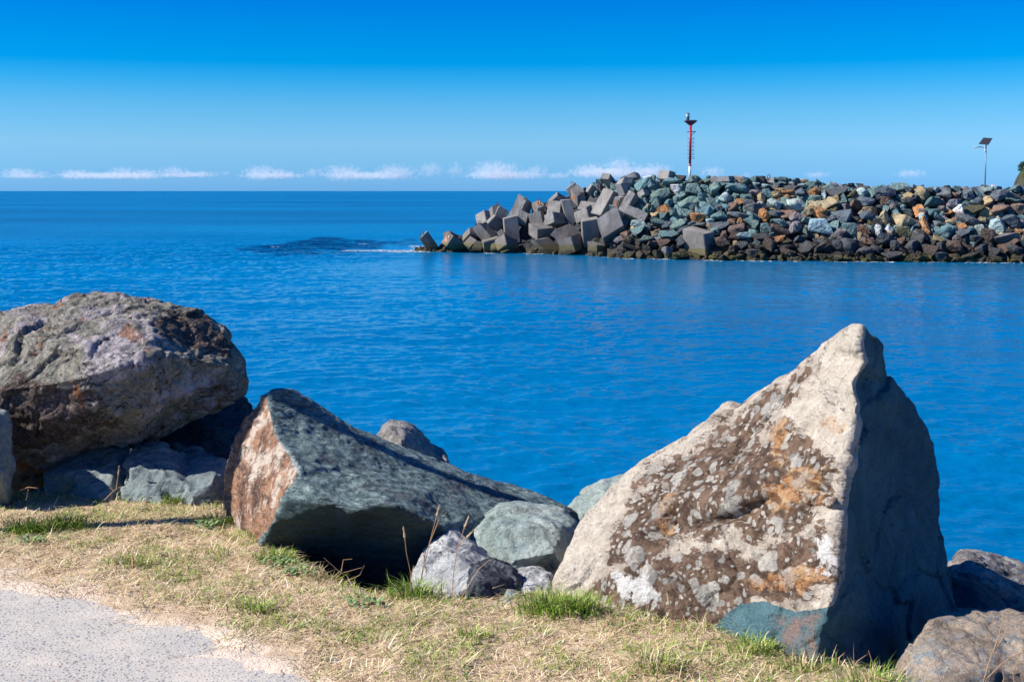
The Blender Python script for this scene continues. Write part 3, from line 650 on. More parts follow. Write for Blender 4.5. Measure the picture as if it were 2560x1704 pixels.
# unit: (label, [prisms], loop) ; loop = (crop, x, y, size) where a lifting loop shows
UNITS = [
 ("leftmost concrete armour block leaning out of the sea with a wire loop", [(KA, (95, 985), (258, 822), (330, 1330), (80, 968))], (KA, 130, 860, 90)),
 ("concrete block with a rust streaked end beside the leftmost block", [(KA, (710, 1130), (575, 1065), (850, 915), (1060, 1385)), (KA, (800, 900), (770, 785), (640, 950), (950, 1010))], (KA, 740, 900, 70)),
 ("small pale topped armour block, third from the breakwater's sea end", [(KA, (1220, 850), (1210, 722), (1065, 1020), (1400, 930)), (KA, (1215, 1165), (1070, 1078), (1370, 1010), (1260, 1290))], None),
 ("squat grey armour block at the waterline before the sea end blocks", [(KA, (1255, 1225), (1330, 1030), (1465, 1240), (1235, 1290))], None),
 ("tilted armour block with a dark right side and loop above the squat block", [(KA, (1690, 915), (1440, 630), (1540, 1040), (1870, 920)), (KA, (1545, 1050), (1860, 960), (1560, 1290), (1500, 1020))], (KA, 1445, 600, 60)),
 ("pale left faced armour block at the upper left corner of the heap", [(KA, (1590, 575), (1540, 340), (1400, 680), (1705, 590))], None),
 ("armour block with black right side topping the sea end, small iron loop", [(KA, (1760, 420), (1725, 225), (1690, 500), (1940, 400))], (KA, 1840, 170, 50)),
 ("two legged armour block, grey square face over a black leg", [(KA, (1790, 445), (1890, 240), (1990, 555), (1775, 430)), (KA, (1640, 625), (1800, 460), (1830, 800), (1590, 590))], None),
 ("small grey leg between the tall front block and the black sided one", [(KA, (1900, 915), (1840, 820), (2000, 850), (1930, 1050)), (KA, (1830, 1235), (1860, 1040), (1690, 1235), (1850, 1300))], None),
 ("tall front armour block with stained upright leg and pale left foot", [(KA, (2055, 1100), (2005, 540), (2350, 1035), (2025, 1088)), (KA, (2055, 1100), (1995, 870), (1850, 1250), (2340, 1240))], None),
 ("tan wet foot of an armour block at the waterline under the tall one", [(KA, (1940, 1300), (1880, 1210), (2130, 1200), (2100, 1360))], None),
 ("long pale armour leg leaning right against the sea horizon, loop on top", [(KB, (510, 890), (720, 450), (360, 800), (615, 985)), (KB, (700, 920), (750, 705), (545, 850), (705, 985))], (KB, 700, 420, 45)),
 ("armour block with a plain square grey face above a pale ledge", [(KB, (1025, 880), (975, 665), (808, 930), (1090, 900)), (KB, (870, 985), (805, 930), (1210, 985), (880, 1040))], None),
 ("armour block with two dark red rust streaks under its iron loops", [(KB, (930, 610), (830, 510), (1055, 560), (930, 800))], (KB, 960, 465, 60)),
 ("roof shaped armour block on the skyline with long black right side", [(KB, (1300, 375), (1292, 305), (1150, 515), (1500, 480))], None),
 ("pale slanting armour leg behind the big black sided front block", [(KB, (1330, 700), (1365, 480), (1110, 700), (1400, 740))], None),
 ("armour block with pale nose and large black right side, mid heap", [(KB, (1245, 860), (1212, 680), (1100, 925), (1540, 900)), (KB, (1115, 920), (1200, 690), (1040, 870), (1200, 960))], None),
 ("broad upright armour leg with brown stains in the middle of the heap", [(KB, (1500, 895), (1378, 478), (1665, 880), (1485, 888))], None),
 ("diamond faced dark grey armour block high on the skyline with a rod", [(KB, (1555, 420), (1475, 250), (1700, 305), (1548, 412))], (KB, 1570, 130, 40)),
 ("low faceted armour block with a notched corner near the waterline", [(KB, (930, 1190), (930, 1000), (775, 1090), (1220, 1170)), (KB, (1150, 1440), (890, 1210), (1060, 1450), (1400, 1400))], None),
 ("black topped armour block with pale left wedge, lower centre", [(KB, (1475, 1165), (1270, 1000), (1390, 1265), (1740, 1070))], None),
 ("front armour block with bright tip and algae green foot at the waterline", [(KC, (240, 1345), (150, 1195), (10, 1340), (300, 1420)), (KC, (265, 1420), (185, 1180), (60, 1490), (445, 1390))], None),
 ("large dark fronted armour block with pale rim, centre right of the heap", [(KC, (390, 930), (650, 885), (420, 1340), (372, 893))], None),
 ("largest front armour block with square grey face and blue black underside", [(KC, (1072, 965), (960, 740), (868, 1062), (1200, 1000)), (KC, (745, 1190), (1070, 985), (830, 1400), (650, 885))], None),
 ("low rounded armour block at the waterline below the dark fronted one", [(KC, (640, 1480), (630, 1320), (490, 1420), (800, 1500))], None),
 ("bright sloping armour leg catching the sun in the upper heap", [(KC, (695, 790), (905, 405), (548, 755), (790, 850))], None),
 ("bright armour leg beside the teal rocks with a grey slab lying under it", [(KC, (1105, 760), (1275, 460), (1010, 690), (1200, 830)), (KC, (1420, 905), (1490, 780), (1115, 770), (1430, 960))], None),
 ("armour block with tan left side and rusty loop between two bright legs", [(KC, (1030, 510), (935, 495), (985, 690), (1130, 495))], (KC, 975, 560, 50)),
 ("dark square faced armour block below the crest, pale left arm", [(KC, (1110, 455), (1040, 275), (1020, 475), (1260, 430)), (KC, (1045, 275), (1095, 165), (960, 320), (1210, 265))], None),
 ("cube like armour block perched alone on the crest", [(KC, (825, 195), (862, 105), (697, 180), (935, 320))], None),
 ("dark right sided armour block on the skyline between diamond and cube blocks", [(KC, (480, 410), (550, 298), (590, 500), (445, 395))], None),
 ("brownish armour block on the crest just left of the white rock", [(KC, (1310, 150), (1265, 72), (1180, 200), (1390, 170))], None),
 ("pale faced armour block next to the brown stained upright leg", [(KC, (488, 850), (445, 680), (300, 940), (570, 810))], None),
 ("grey armour block lying under the rust stained one, upper heap", [(KC, (540, 725), (610, 600), (310, 695), (545, 770))], None),
 ("armour block with orange rust streaks down its hollow top", [(KC, (305, 640), (290, 480), (200, 530), (430, 560))], (KC, 350, 450, 60)),
 ("small pointed armour block among teal rocks right of the heap", [(KC, (1440, 445), (1410, 358), (1360, 510), (1540, 460))], None),
 ("boxy armour block on the crest left of the red beacon", [(K2, (495, 215), (517, 122), (392, 208), (565, 240))], None),
 ("wedge of pale concrete on the crest right of the red beacon", [(K2, (1190, 240), (1180, 185), (1010, 250), (1280, 240))], None),
 ("small concrete block with rusty loop on the crest", [(K2, (1370, 270), (1330, 205), (1290, 255), (1390, 255))], (K2, 1355, 200, 25)),
 ("square concrete block with black iron ring on the crest", [(K2, (1700, 260), (1690, 210), (1600, 250), (1715, 255))], (K2, 1640, 185, 34)),
 ("lone big concrete block with algae band among the waterline rocks", [(K2, (925, 1085), (895, 850), (725, 1030), (1050, 1060))], None),
]
RUSTY = {1, 13, 27, 34, 38}
for ui, (lab, prisms, loop) in enumerate(UNITS):
    bm = bmesh.new(); geo = [prism_geo(*p) for p in prisms]
    for p0, E in geo:
        b2 = bmesh.new(); prism_bm(b2, p0, E); bmesh.ops.recalc_face_normals(b2, faces=b2.faces)
        L = min(e.length for e in E)
        bmesh.ops.bevel(b2, geom=b2.edges[:], offset=.02 * L + .015, segments=2, affect='EDGES')
        bmesh.ops.triangulate(b2, faces=b2.faces)
        bmesh.ops.subdivide_edges(b2, edges=[e for e in b2.edges if e.calc_length() > .5], cuts=1)
        t_ = bpy.data.meshes.new('t'); b2.to_mesh(t_); b2.free(); bm.from_mesh(t_); bpy.data.meshes.remove(t_)
    me = bm_mesh('armour_block', bm); co = co_of(me); base = Vector((co[:, 0].mean(), co[:, 1].mean(), co[:, 2].min()))
    co = co + no_of(me) * (fbm(co * 1.7, 3, ui) * .035)[:, None]
    me.vertices.foreach_set('co', co.astype(np.float32).ravel())
    me.transform(Matrix.Translation(-base)); o = link('armour_block', me, cm.m); o.location = base
    tag(o, lab, 'concrete block', 'concrete armour blocks at the breakwater head')
    if ui in RUSTY:                            # rust run-off on the end face, a thin crust standing proud of it
        p0, E = geo[0]; n_ = E[0].cross(E[1]).normalized(); n_ = n_ if n_.y < 0 else -n_
        b3 = bmesh.new(); q = [p0 + E[0] * a + E[1] * b for a, b in ((.25, .25), (.75, .25), (.75, .8), (.25, .8))]
        f0 = [b3.verts.new(v + n_ * .006 - base) for v in q]; b3.faces.new(f0)
        r_ = bmesh.ops.extrude_face_region(b3, geom=b3.faces[:]); bmesh.ops.translate(b3, vec=n_ * .02, verts=[v for v in r_['geom'] if isinstance(v, bmesh.types.BMVert)])
        bmesh.ops.recalc_face_normals(b3, faces=b3.faces)
        link('rust_stain', bm_mesh('rust_stain', b3), ruststain.m, o)
    if loop:
        cr_, lx, ly, ls = loop; px, py = cr_[0] + lx / cr_[2], cr_[1] + ly / cr_[2]; rr_ = ls / cr_[2] * geo[0][0].y / F * .5
        cpt = at(px, py, geo[0][0].y + .25); b4 = bmesh.new()
        pts = [Vector((math.cos(a) * rr_, 0, math.sin(a) * rr_)) for a in np.linspace(-.9, math.pi + .9, 14)]
        pts = [pts[0] + Vector((.05, .1, -rr_ * 1.6))] + pts + [pts[-1] + Vector((-.05, .1, -rr_ * 1.6))]
        tube_bm(b4, pts, .028, 6); lo = link('lifting_loop', bm_mesh('lifting_loop', b4), rust, o); lo.location = cpt - base

# red and white beacon
red = plain('red_paint', (0.42, 0.005, 0.03), .45); white = plain('white_paint', (.75, .76, .8), .5); steel = plain('galvanised_steel', (.25, .28, .32), .5, .6)
glassy = plain('lantern_plastic', (.22, .32, .38), .25)
BY = slope_pt(1724, 460).y + .9; bb = at(1724, 462, BY); ppm = BY / F
def bz(py): return at(1724, py, BY).z - bb.z
beacon = bpy.data.objects.new('beacon', None); S.collection.objects.link(beacon); beacon.location = bb
tag(beacon, 'slim red beacon pole with white foot and lantern standing on the crest', 'beacon')
bm = bmesh.new(); tube_bm(bm, [(0, 0, bz(448)), (.0, 0, bz(415.5))], .095, 14, .095); link('white_shaft', bm_mesh('white_shaft', bm, True), white, beacon)
bm = bmesh.new(); tube_bm(bm, [(0, 0, bz(415.5)), (0, 0, bz(313))], .1, 14, .1); link('red_shaft', bm_mesh('red_shaft', bm, True), red, beacon)
bm = bmesh.new(); tube_bm(bm, [(0, 0, -.4), (0, 0, bz(448))], .11, 14, .105)
link('rusty_foot', bm_mesh('rusty_foot', bm, True), plain('rust_orange', (.5, .16, .06), .85, 0, .4), beacon)
bm = bmesh.new(); tube_bm(bm, [(0, 0, bz(415)), (0, 0, bz(409))], .115, 14); link('collar', bm_mesh('collar', bm), plain('faded_red', (.45, .16, .14), .7), beacon)
bm = bmesh.new(); zt = bz(302.5)
tube_bm(bm, [(0, 0, bz(314)), (0, 0, zt)], .1, 4, .56)
pl = link('platform_bracket', bm_mesh('platform_bracket', bm), plain('dark_red_paint', (.13, .008, .02), .5), beacon)
bm = bmesh.new(); box_bm(bm, (0.02, 0, zt + .03), (.84, .8, .05)); link('platform', bm_mesh('platform', bm), steel, beacon)
bm = bmesh.new(); tube_bm(bm, [(-.24, 0, zt + .055), (-.24, 0, bz(284))], .15, 16); ln = link('lantern', bm_mesh('lantern', bm, True), glassy, beacon)
bm = bmesh.new(); tube_bm(bm, [(-.24, 0, bz(284)), (-.24, 0, bz(283))], .17, 16); link('lantern_cap', bm_mesh('lantern_cap', bm), steel, ln)
bm = bmesh.new(); tube_bm(bm, [(-.24, -.13, zt + .056), (-.24, -.13, bz(293))], .08, 10); link('lamp_core', bm_mesh('lamp_core', bm), plain('black_plastic', (.03, .03, .04), .5), ln)
for k, yy in enumerate((347, 356.5, 366, 375.5, 385, 394.5)):
    bm = bmesh.new(); z = bz(yy); wd = .3 if k < 5 else .34
    tube_bm(bm, [(.06, -.02, z + .06), (wd, -.02, z + .06), (wd + .01, -.02, z - .06), (.06, -.02, z - .06)], .02, 6)
    tube_bm(bm, [(-.06, -.02, z), (-.2, -.02, z), (-.2, -.02, z + .06)], .02, 6)
    link('rung', bm_mesh('rung', bm), steel, beacon)
bm = bmesh.new(); z = bz(329.5); tube_bm(bm, [(-.26, 0, z), (.42, 0, z), (.4, 0, z + .04)], .035, 6); tube_bm(bm, [(.1, 0, z - .28), (.38, 0, z)], .025, 6)
link('bracket', bm_mesh('bracket', bm), steel, beacon)

# solar lamp post
LY = slope_pt(2462, 485).y + .6; lb = at(2462, 490, LY); s = LY / F
def lp(px, py, dy=0): return at(px, py, LY + dy) - lb
lampo = bpy.data.objects.new('solar_street_lamp', None); S.collection.objects.link(lampo); lampo.location = lb
tag(lampo, 'thin grey lamp post with tilted solar panel above the breakwater rocks', 'street lamp')
pole = plain('lamp_pole_grey', (.20, .19, .22), .5, .5)
bm = bmesh.new(); tube_bm(bm, [lp(2461.5, 496), lp(2465.5, 361)], .05, 10, .042); link('pole', bm_mesh('pole', bm, True), pole, lampo)
bm = bmesh.new(); tube_bm(bm, [lp(2464, 369.5), lp(2446, 367)], .028, 8); link('arm', bm_mesh('arm', bm), pole, lampo)
bm = bmesh.new(); box_bm(bm, lp(2463, 372), (.12, .14, .38)); link('control_box', bm_mesh('control_box', bm), white, lampo)
bm = bmesh.new(); c0_ = lp(2441, 368.2)
tube_bm(bm, [c0_ + Vector((-.17, 0, -.01)), c0_ + Vector((-.08, 0, .015)), c0_ + Vector((.08, 0, .01)), c0_ + Vector((.2, 0, .02))], .05, 10, .035)
for v in bm.verts: v.co.y *= 1.0
link('lamp_head', bm_mesh('lamp_head', bm, True), plain('lamp_housing', (.5, .52, .55), .4), lampo)
pa, pb, pc_, pd = lp(2447, 359, -.35), lp(2458.5, 344, .35), lp(2481.5, 345.5, .35), lp(2472, 361, -.35)
def slab(name, q, th, mat, par, inset=0.0):
    cen = (q[0] + q[1] + q[2] + q[3]) / 4; q = [v + (cen - v) * inset for v in q]
    n_ = (q[1] - q[0]).cross(q[3] - q[0]).normalized(); b = bmesh.new()
    vs = [b.verts.new(v) for v in q]; b.faces.new(vs); r_ = bmesh.ops.extrude_face_region(b, geom=b.faces[:])
    bmesh.ops.translate(b, vec=n_ * th, verts=[v for v in r_['geom'] if isinstance(v, bmesh.types.BMVert)]); bmesh.ops.recalc_face_normals(b, faces=b.faces)
    return link(name, bm_mesh(name, b), mat, par)
pan = slab('solar_panel', [pa, pb, pc_, pd], .05, plain('panel_frame', (.16, .2, .26), .4, .5), lampo)
n_ = (pb - pa).cross(pd - pa).normalized()
slab('panel_back', [v - n_ * .012 for v in (pa, pb, pc_, pd)], .01, plain('panel_back', (.05, .045, .06), .5), pan, .12)
bm = bmesh.new(); tube_bm(bm, [lp(2465.4, 362), lp(2465, 354)], .04, 8); link('panel_mount', bm_mesh('panel_mount', bm), pole, lampo)

# headland at the right edge
HY = 230.0
hp = [(2533, 478), (2537, 462), (2543, 449), (2549, 438), (2560, 429), (2600, 412), (2680, 395), (2800, 380), (3000, 372), (3200, 375)]
V, Fq = [], []; nr_ = 26; ncol = 60
tops = []
for k in range(ncol):
    px = 2530 + (3250 - 2530) * (k / (ncol - 1)) ** 1.6; py = float(np.interp(px, [h_[0] for h_ in hp], [h_[1] for h_ in hp])); tops.append(at(px, py, HY))
for k, t in enumerate(tops):
    hh = t.z
    for j in range(nr_):
        a = j / (nr_ - 1) * math.pi; yy_ = HY - math.cos(a) * (10 + hh * 1.2); V.append((t.x * yy_ / HY, yy_, -1.5 + (hh + 1.5) * max(0, math.sin(a)) ** .6))
V = np.array(V); nn = fbm(V * .16, 5, 3); V = V + np.stack([nn * .7, nn * 1.2, fbm(V * .2, 4, 9) * .8], 1)
i = (np.arange(ncol - 1)[:, None] * nr_ + np.arange(nr_ - 1)[None, :]).ravel()
hm = NM('headland_rock', .9, .2); hn = hm.noise(.35, 6, .7); sepz = hm.n('ShaderNodeSeparateXYZ'); hm.l(hm.n('ShaderNodeNewGeometry').outputs['Normal'], sepz.inputs[0])
c = hm.mix(hm.step(hn, .4, .62), (0.12, 0.085, 0.085), (0.05, 0.045, 0.05)); c = hm.mix(hm.step(hm.math('ADD', sepz.outputs[2], hn), .85, 1.15), c, (0.06, 0.075, 0.03)); hm.color(c); hm.bump([(hn, 1.5)])
o = link('headland', np_mesh('headland', V, np.stack([i, i + nr_, i + nr_ + 1, i + 1], 1), False), hm.m); tag(o, kind='structure')
leafm = NM('shrub_leaf', .7, .3); leafm.color(leafm.mix(leafm.noise(1.2, 4), (.02, .045, .02), (.05, .09, .035)))
tb = at(2563, 432, HY)
shr = bpy.data.objects.new('shrub', None); S.collection.objects.link(shr); shr.location = tb; tag(shr, 'dark shrub on top of the headland at the right edge', 'shrub')
r_ = np.random.default_rng(5); N = 1500; u = r_.normal(size=(N, 3)); u /= np.linalg.norm(u, axis=1)[:, None]; u = u * (r_.uniform(.3, 1, (N, 1)) ** .5) * [1.3, 1.3, 1.1] + [0, 0, 1.0]
d1 = r_.normal(size=(N, 3)) * .13; d2 = r_.normal(size=(N, 3)) * .13
link('foliage', np_mesh('foliage', np.stack([u, u + d1, u + d2], 1).reshape(-1, 3), np.arange(3 * N).reshape(-1, 3)), leafm.m, shr)
bm = bmesh.new(); tube_bm(bm, [(0, 0, -.5), (.1, 0, 1.2)], .16, 7, .08); link('trunk', bm_mesh('trunk', bm), plain('bark', (.08, .06, .045), .9), shr)

# foam
fm = NM('sea_foam', .7, .3); fm.color((.8, .82, .84)); fn = fm.noise(3.0, 5, .7); fm.v(fm.b.inputs['Alpha'], fm.step(fn, .50, .60))
Vf, Ff = [], []
def blob(x, y, rx, ry, r_):
    n = 14; b0 = len(Vf); Vf.append((x, y, .03))
    for k in range(n):
        a = k / n * 2 * math.pi; q = r_.uniform(.45, 1.1); Vf.append((x + math.cos(a) * rx * q, y + math.sin(a) * ry * q, .012))
    for k in range(n): Ff.append((b0, b0 + 1 + k, b0 + 1 + (k + 1) % n))
r_ = random.Random(12)
for _ in range(420):
    px = r_.uniform(1070, 2590); wl = float(np.interp(px, WLX, [q[1] for q in WL])); p = wp(px, wl + r_.uniform(-1.0, 1.6))
    if math.sin(px * .021) + math.sin(px * .057 + 1) + r_.uniform(-1, 1) > (.1 if px > 1500 else 1.0): blob(p.x, p.y, r_.uniform(.15, .6), r_.uniform(.08, .3), r_)
for _ in range(150):
    t = r_.random() ** .6; px = 860 + 205 * t; p = wp(px, 628 - 1.5 * (1 - t) + r_.gauss(0, 1.2) * (.4 + t * .8)); blob(p.x, p.y, r_.uniform(.3, .9), r_.uniform(.2, .9), r_)
for _ in range(50): p = wp(r_.uniform(1030, 1066), r_.uniform(614, 622)); blob(p.x, p.y, r_.uniform(.2, .6), r_.uniform(.3, .9), r_)
for q in ((687, 617), (910, 610), (940, 600)): p = wp(*q); blob(p.x, p.y, .5, .8, r_)
o = link('sea_foam', np_mesh('sea_foam', Vf, Ff), fm.m); tag(o, 'thin white foam along the breakwater waterline and trailing left of it', 'foam', kind='stuff')

# ------------------------------------------------------------------ foreground boulders
def lichen_face(name):
    """weathered pale face: dark brown crust broken by pale lichen rosettes and orange stains; fresh teal stone elsewhere, with shade painted into its tone"""
    m = NM(name, .9, .2)
    warp = m.n('ShaderNodeTexNoise'); m.l(m.co, warp.inputs['Vector']); warp.inputs['Scale'].default_value = 9; warp.inputs['Detail'].default_value = 5
    wco = m.n('ShaderNodeVectorMath', operation='MULTIPLY_ADD'); m.l(warp.outputs['Color'], wco.inputs[0]); wco.inputs[1].default_value = (.09, .09, .09); m.l(m.co, wco.inputs[2]); wco = wco.outputs[0]
    nA = m.noise(5, 8, .68); nB = m.noise(18, 6, .72); nC = m.noise(80, 4, .75); nS = m.noise(9, 7, .7, m.mapco((1.2, 1.2, 3.2), (0, R(35), 0)))
    pale = m.mix(m.step(nB, .35, .7), (0.62, 0.54, 0.44), (0.84, 0.75, 0.63))
    pale = m.mix(m.math('MULTIPLY', m.step(nC, .54, .7), .55), pale, (0.30, 0.25, 0.20))
    pale = m.mix(m.math('MULTIPLY', m.step(nA, .55, .66), .5), pale, (0.36, 0.36, 0.36))
    brown = m.mix(m.step(nB, .38, .66), (0.09, 0.057, 0.042), (0.29, 0.19, 0.13))
    brown = m.mix(m.math('MULTIPLY', m.step(nC, .55, .7), .4), brown, (0.30, 0.25, 0.2))
    bz_ = m.attr('brown'); bm_ = m.step(m.math('ADD', m.math('MULTIPLY', bz_, .40), m.math('ADD', m.math('MULTIPLY', nS, .8), m.math('MULTIPLY', nB, .4))), .77, .82)
    halo = m.step(m.math('ADD', m.math('MULTIPLY', bz_, .40), m.math('ADD', m.math('MULTIPLY', nA, .6), m.math('MULTIPLY', nS, .6))), .62, .90)
    pale = m.mix(m.math('MULTIPLY', halo, .6), pale, (0.36, 0.27, 0.21))
    c = m.mix(bm_, pale, brown)
    # lichen rosettes of three sizes, denser in some places
    dn = m.step(m.noise(2.6, 4, .6, m.mapco(loc=(5, 1, 2))), .35, .62)
    lic = None
    for sc_, r0_, r1_, th in ((9, .46, .36, .60), (19, .46, .36, .56), (42, .46, .34, .58)):
        l_ = m.vor(sc_, 'F1', 'Distance', wco); k_ = m.n('ShaderNodeSeparateColor'); m.l(m.vor(sc_, 'F1', 'Color', wco), k_.inputs[0])
        q_ = m.math('MULTIPLY', m.step(l_, r0_, r1_), m.step(m.math('ADD', k_.outputs[0], m.math('MULTIPLY', dn, .28)), th + .14, th + .17))
        lic = q_ if lic is None else m.math('MAXIMUM', lic, q_)
        if sc_ == 19: k1 = k_
    lic = m.math('MULTIPLY', lic, m.step(nB, .30, .42))
    licc = m.mix(k1.outputs[1], (0.36, 0.35, 0.32), (0.74, 0.69, 0.61)); licc = m.mix(m.step(nC, .42, .62), licc, m.mix(.6, licc, (.62, .60, .58), 'MULTIPLY'))
    c = m.mix(m.math('MULTIPLY', lic, m.math('ADD', m.math('MULTIPLY', bm_, .85), .1)), c, licc)
    oz = m.attr('orange'); om = m.step(m.math('ADD', m.math('MULTIPLY', oz, .42), m.math('ADD', m.math('MULTIPLY', nA, .5), m.math('MULTIPLY', nB, .5))), .80, .90)
    c = m.mix(m.math('MULTIPLY', om, m.math('SUBTRACT', 1.0, m.math('MULTIPLY', lic, .55))), c, m.mix(m.step(nB, .38, .66), (0.46, 0.20, 0.07), (0.66, 0.46, 0.27)))
    c = m.mix(m.math('MULTIPLY', m.step(m.math('ADD', m.math('MULTIPLY', oz, .30), nS), .80, .88), .8), c, (0.14, 0.065, 0.035))
    wz = m.attr('white'); c = m.mix(m.step(m.math('ADD', m.math('MULTIPLY', wz, .5), nB), .88, .98), c, (0.80, 0.77, 0.73))
    teal = m.mix(m.step(nA, .38, .62), (0.07, 0.165, 0.195), (0.12, 0.235, 0.27)); teal = m.mix(m.math('MULTIPLY', m.step(nC, .5, .7), .4), teal, (0.22, 0.30, 0.31))  # teal stone, made darker and bluer to paint in the side's shade
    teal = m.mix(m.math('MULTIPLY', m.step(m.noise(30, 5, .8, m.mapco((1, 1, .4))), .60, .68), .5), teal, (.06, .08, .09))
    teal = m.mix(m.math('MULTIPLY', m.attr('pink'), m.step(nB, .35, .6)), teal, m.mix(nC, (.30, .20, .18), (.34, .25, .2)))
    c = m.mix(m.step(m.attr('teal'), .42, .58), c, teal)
    ck = m.math('MULTIPLY', m.crack(2.0, .006, m.mapco((1.2, 1.2, 2.6), (0, R(35), 0))), m.step(nA, .42, .58)); c = m.mix(m.math('MULTIPLY', ck, .8), c, (.06, .045, .04))
    m.color(c)
    m.bump([(nA, .035), (nS, .05), (m.chip(6), .035), (m.chip(17, seed=4), .014), (m.math('ADD', m.math('MULTIPLY', nB, .6), m.math('MULTIPLY', lic, .15)), .022), (nC, .007)])
    return m.m

pyr_ring = [(1980, 749, 4.75), (2002, 773, 4.8), (2030, 795, 4.95), (2036, 840, 4.98), (2046, 868, 5.0), (2075, 885, 5.1), (2105, 930, 5.15), (2130, 985, 5.2), (2150, 1040, 5.2), (2160, 1110, 5.2), (2176, 1200, 5.2),
            (2192, 1275, 5.2), (2197, 1330, 5.2), (2212, 1395, 5.15), (2232, 1470, 5.1), (2200, 1540, 5.0), (2120, 1590, 4.7), (1985, 1600, 4.35), (1885, 1575, 4.18), (1790, 1545, 4.28), (1700, 1515, 4.42), (1600, 1490, 4.55), (1500, 1465, 4.68),
            (1400, 1445, 4.8), (1310, 1420, 4.95), (1262, 1400, 5.05), (1266, 1340, 5.1), (1290, 1290, 5.15), (1320, 1222, 5.22), (1345, 1180, 5.27), (1400, 1122, 5.32), (1470, 1066, 5.35), (1530, 1036, 5.36), (1590, 990, 5.36),
            (1640, 948, 5.33), (1662, 939, 5.31), (1688, 946, 5.28), (1750, 900, 5.2), (1830, 845, 5.08), (1900, 798, 4.95), (1945, 768, 4.85)]
pyr_in = [(1972, 795, 4.68), (1988, 832, 4.66), (1958, 885, 4.62), (1973, 925, 4.58), (1958, 1000, 4.52), (1938, 1080, 4.45), (1930, 1170, 4.38), (1925, 1240, 4.33), (1925, 1330, 4.26), (1905, 1400, 4.2), (1888, 1450, 4.2), (1880, 1530, 4.18),
          (1800, 1000, 4.83), (1700, 1150, 4.72), (1550, 1150, 4.98), (1620, 1290, 4.66), (1800, 1250, 4.48), (1450, 1250, 4.95), (1720, 1385, 4.5), (1640, 1445, 4.58), (1860, 1400, 4.28), (2050, 1100, 4.85), (2050, 1300, 4.75), (2030, 1450, 4.55), (2120, 1420, 4.85), (1800, 1130, 4.64), (1560, 1222, 4.92), (1700, 1195, 4.765), (1850, 1162, 4.58), (1915, 1140, 4.48), (1560, 1238, 4.83), (1700, 1211, 4.67), (1850, 1178, 4.48), (1918, 1158, 4.37), (1490, 1310, 4.80)]
nr = len(pyr_ring)
pyr_e = [(0, nr)] + [(nr + k, nr + k + 1) for k in range(11)] + [(nr + 11, 18)] + [(nr + 19, nr + 18), (nr + 18, nr + 20), (nr + 20, nr + 9), (nr + 26, nr + 25), (nr + 25, nr + 6), (nr + 17, nr + 26)]
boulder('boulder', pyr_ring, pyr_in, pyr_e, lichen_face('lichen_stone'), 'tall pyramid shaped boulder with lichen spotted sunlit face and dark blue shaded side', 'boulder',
        thick=.75, amp=.022, chip=.012, chipscale=4.0, fine=.003, seed=3, voxel=.011, zones=[
    ('brown', [[(1560, 1060), (1640, 1000), (1700, 940), (1790, 880), (1870, 830), (1880, 870), (1800, 930), (1740, 1000), (1700, 1080), (1600, 1120)],
               [(1440, 1130), (1580, 1060), (1760, 1010), (1800, 960), (1850, 1000), (1930, 1080), (1930, 1170), (1800, 1230), (1560, 1240), (1460, 1290), (1400, 1300), (1420, 1210)],
               [(1290, 1380), (1500, 1270), (1720, 1270), (1920, 1220), (1920, 1330), (1850, 1390), (1740, 1380), (1660, 1450), (1500, 1440), (1400, 1400)]], 45),
    ('orange', [[(1740, 1110), (1850, 1060), (1930, 1070), (1930, 1190), (1800, 1200), (1750, 1160)], [(1770, 960), (1830, 960), (1820, 1080), (1760, 1100)], [(1510, 1130), (1570, 1120), (1560, 1230), (1500, 1230)],
                [(1720, 1330), (1850, 1290), (1920, 1270), (1910, 1350), (1800, 1380), (1730, 1370)], [(1880, 960), (1950, 950), (1950, 1000), (1890, 1010)]], 30),
    ('white', [[(1400, 1310), (1500, 1310), (1520, 1380), (1440, 1400)], [(1880, 1230), (1925, 1220), (1925, 1330), (1850, 1330)]], 25),
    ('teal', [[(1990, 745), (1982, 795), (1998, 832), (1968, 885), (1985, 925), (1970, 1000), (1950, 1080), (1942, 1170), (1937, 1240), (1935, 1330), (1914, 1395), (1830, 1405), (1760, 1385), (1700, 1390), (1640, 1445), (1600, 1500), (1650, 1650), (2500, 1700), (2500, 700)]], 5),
    ('pink', [[(1780, 1420), (1895, 1400), (1880, 1600), (1790, 1500)]], 16)])

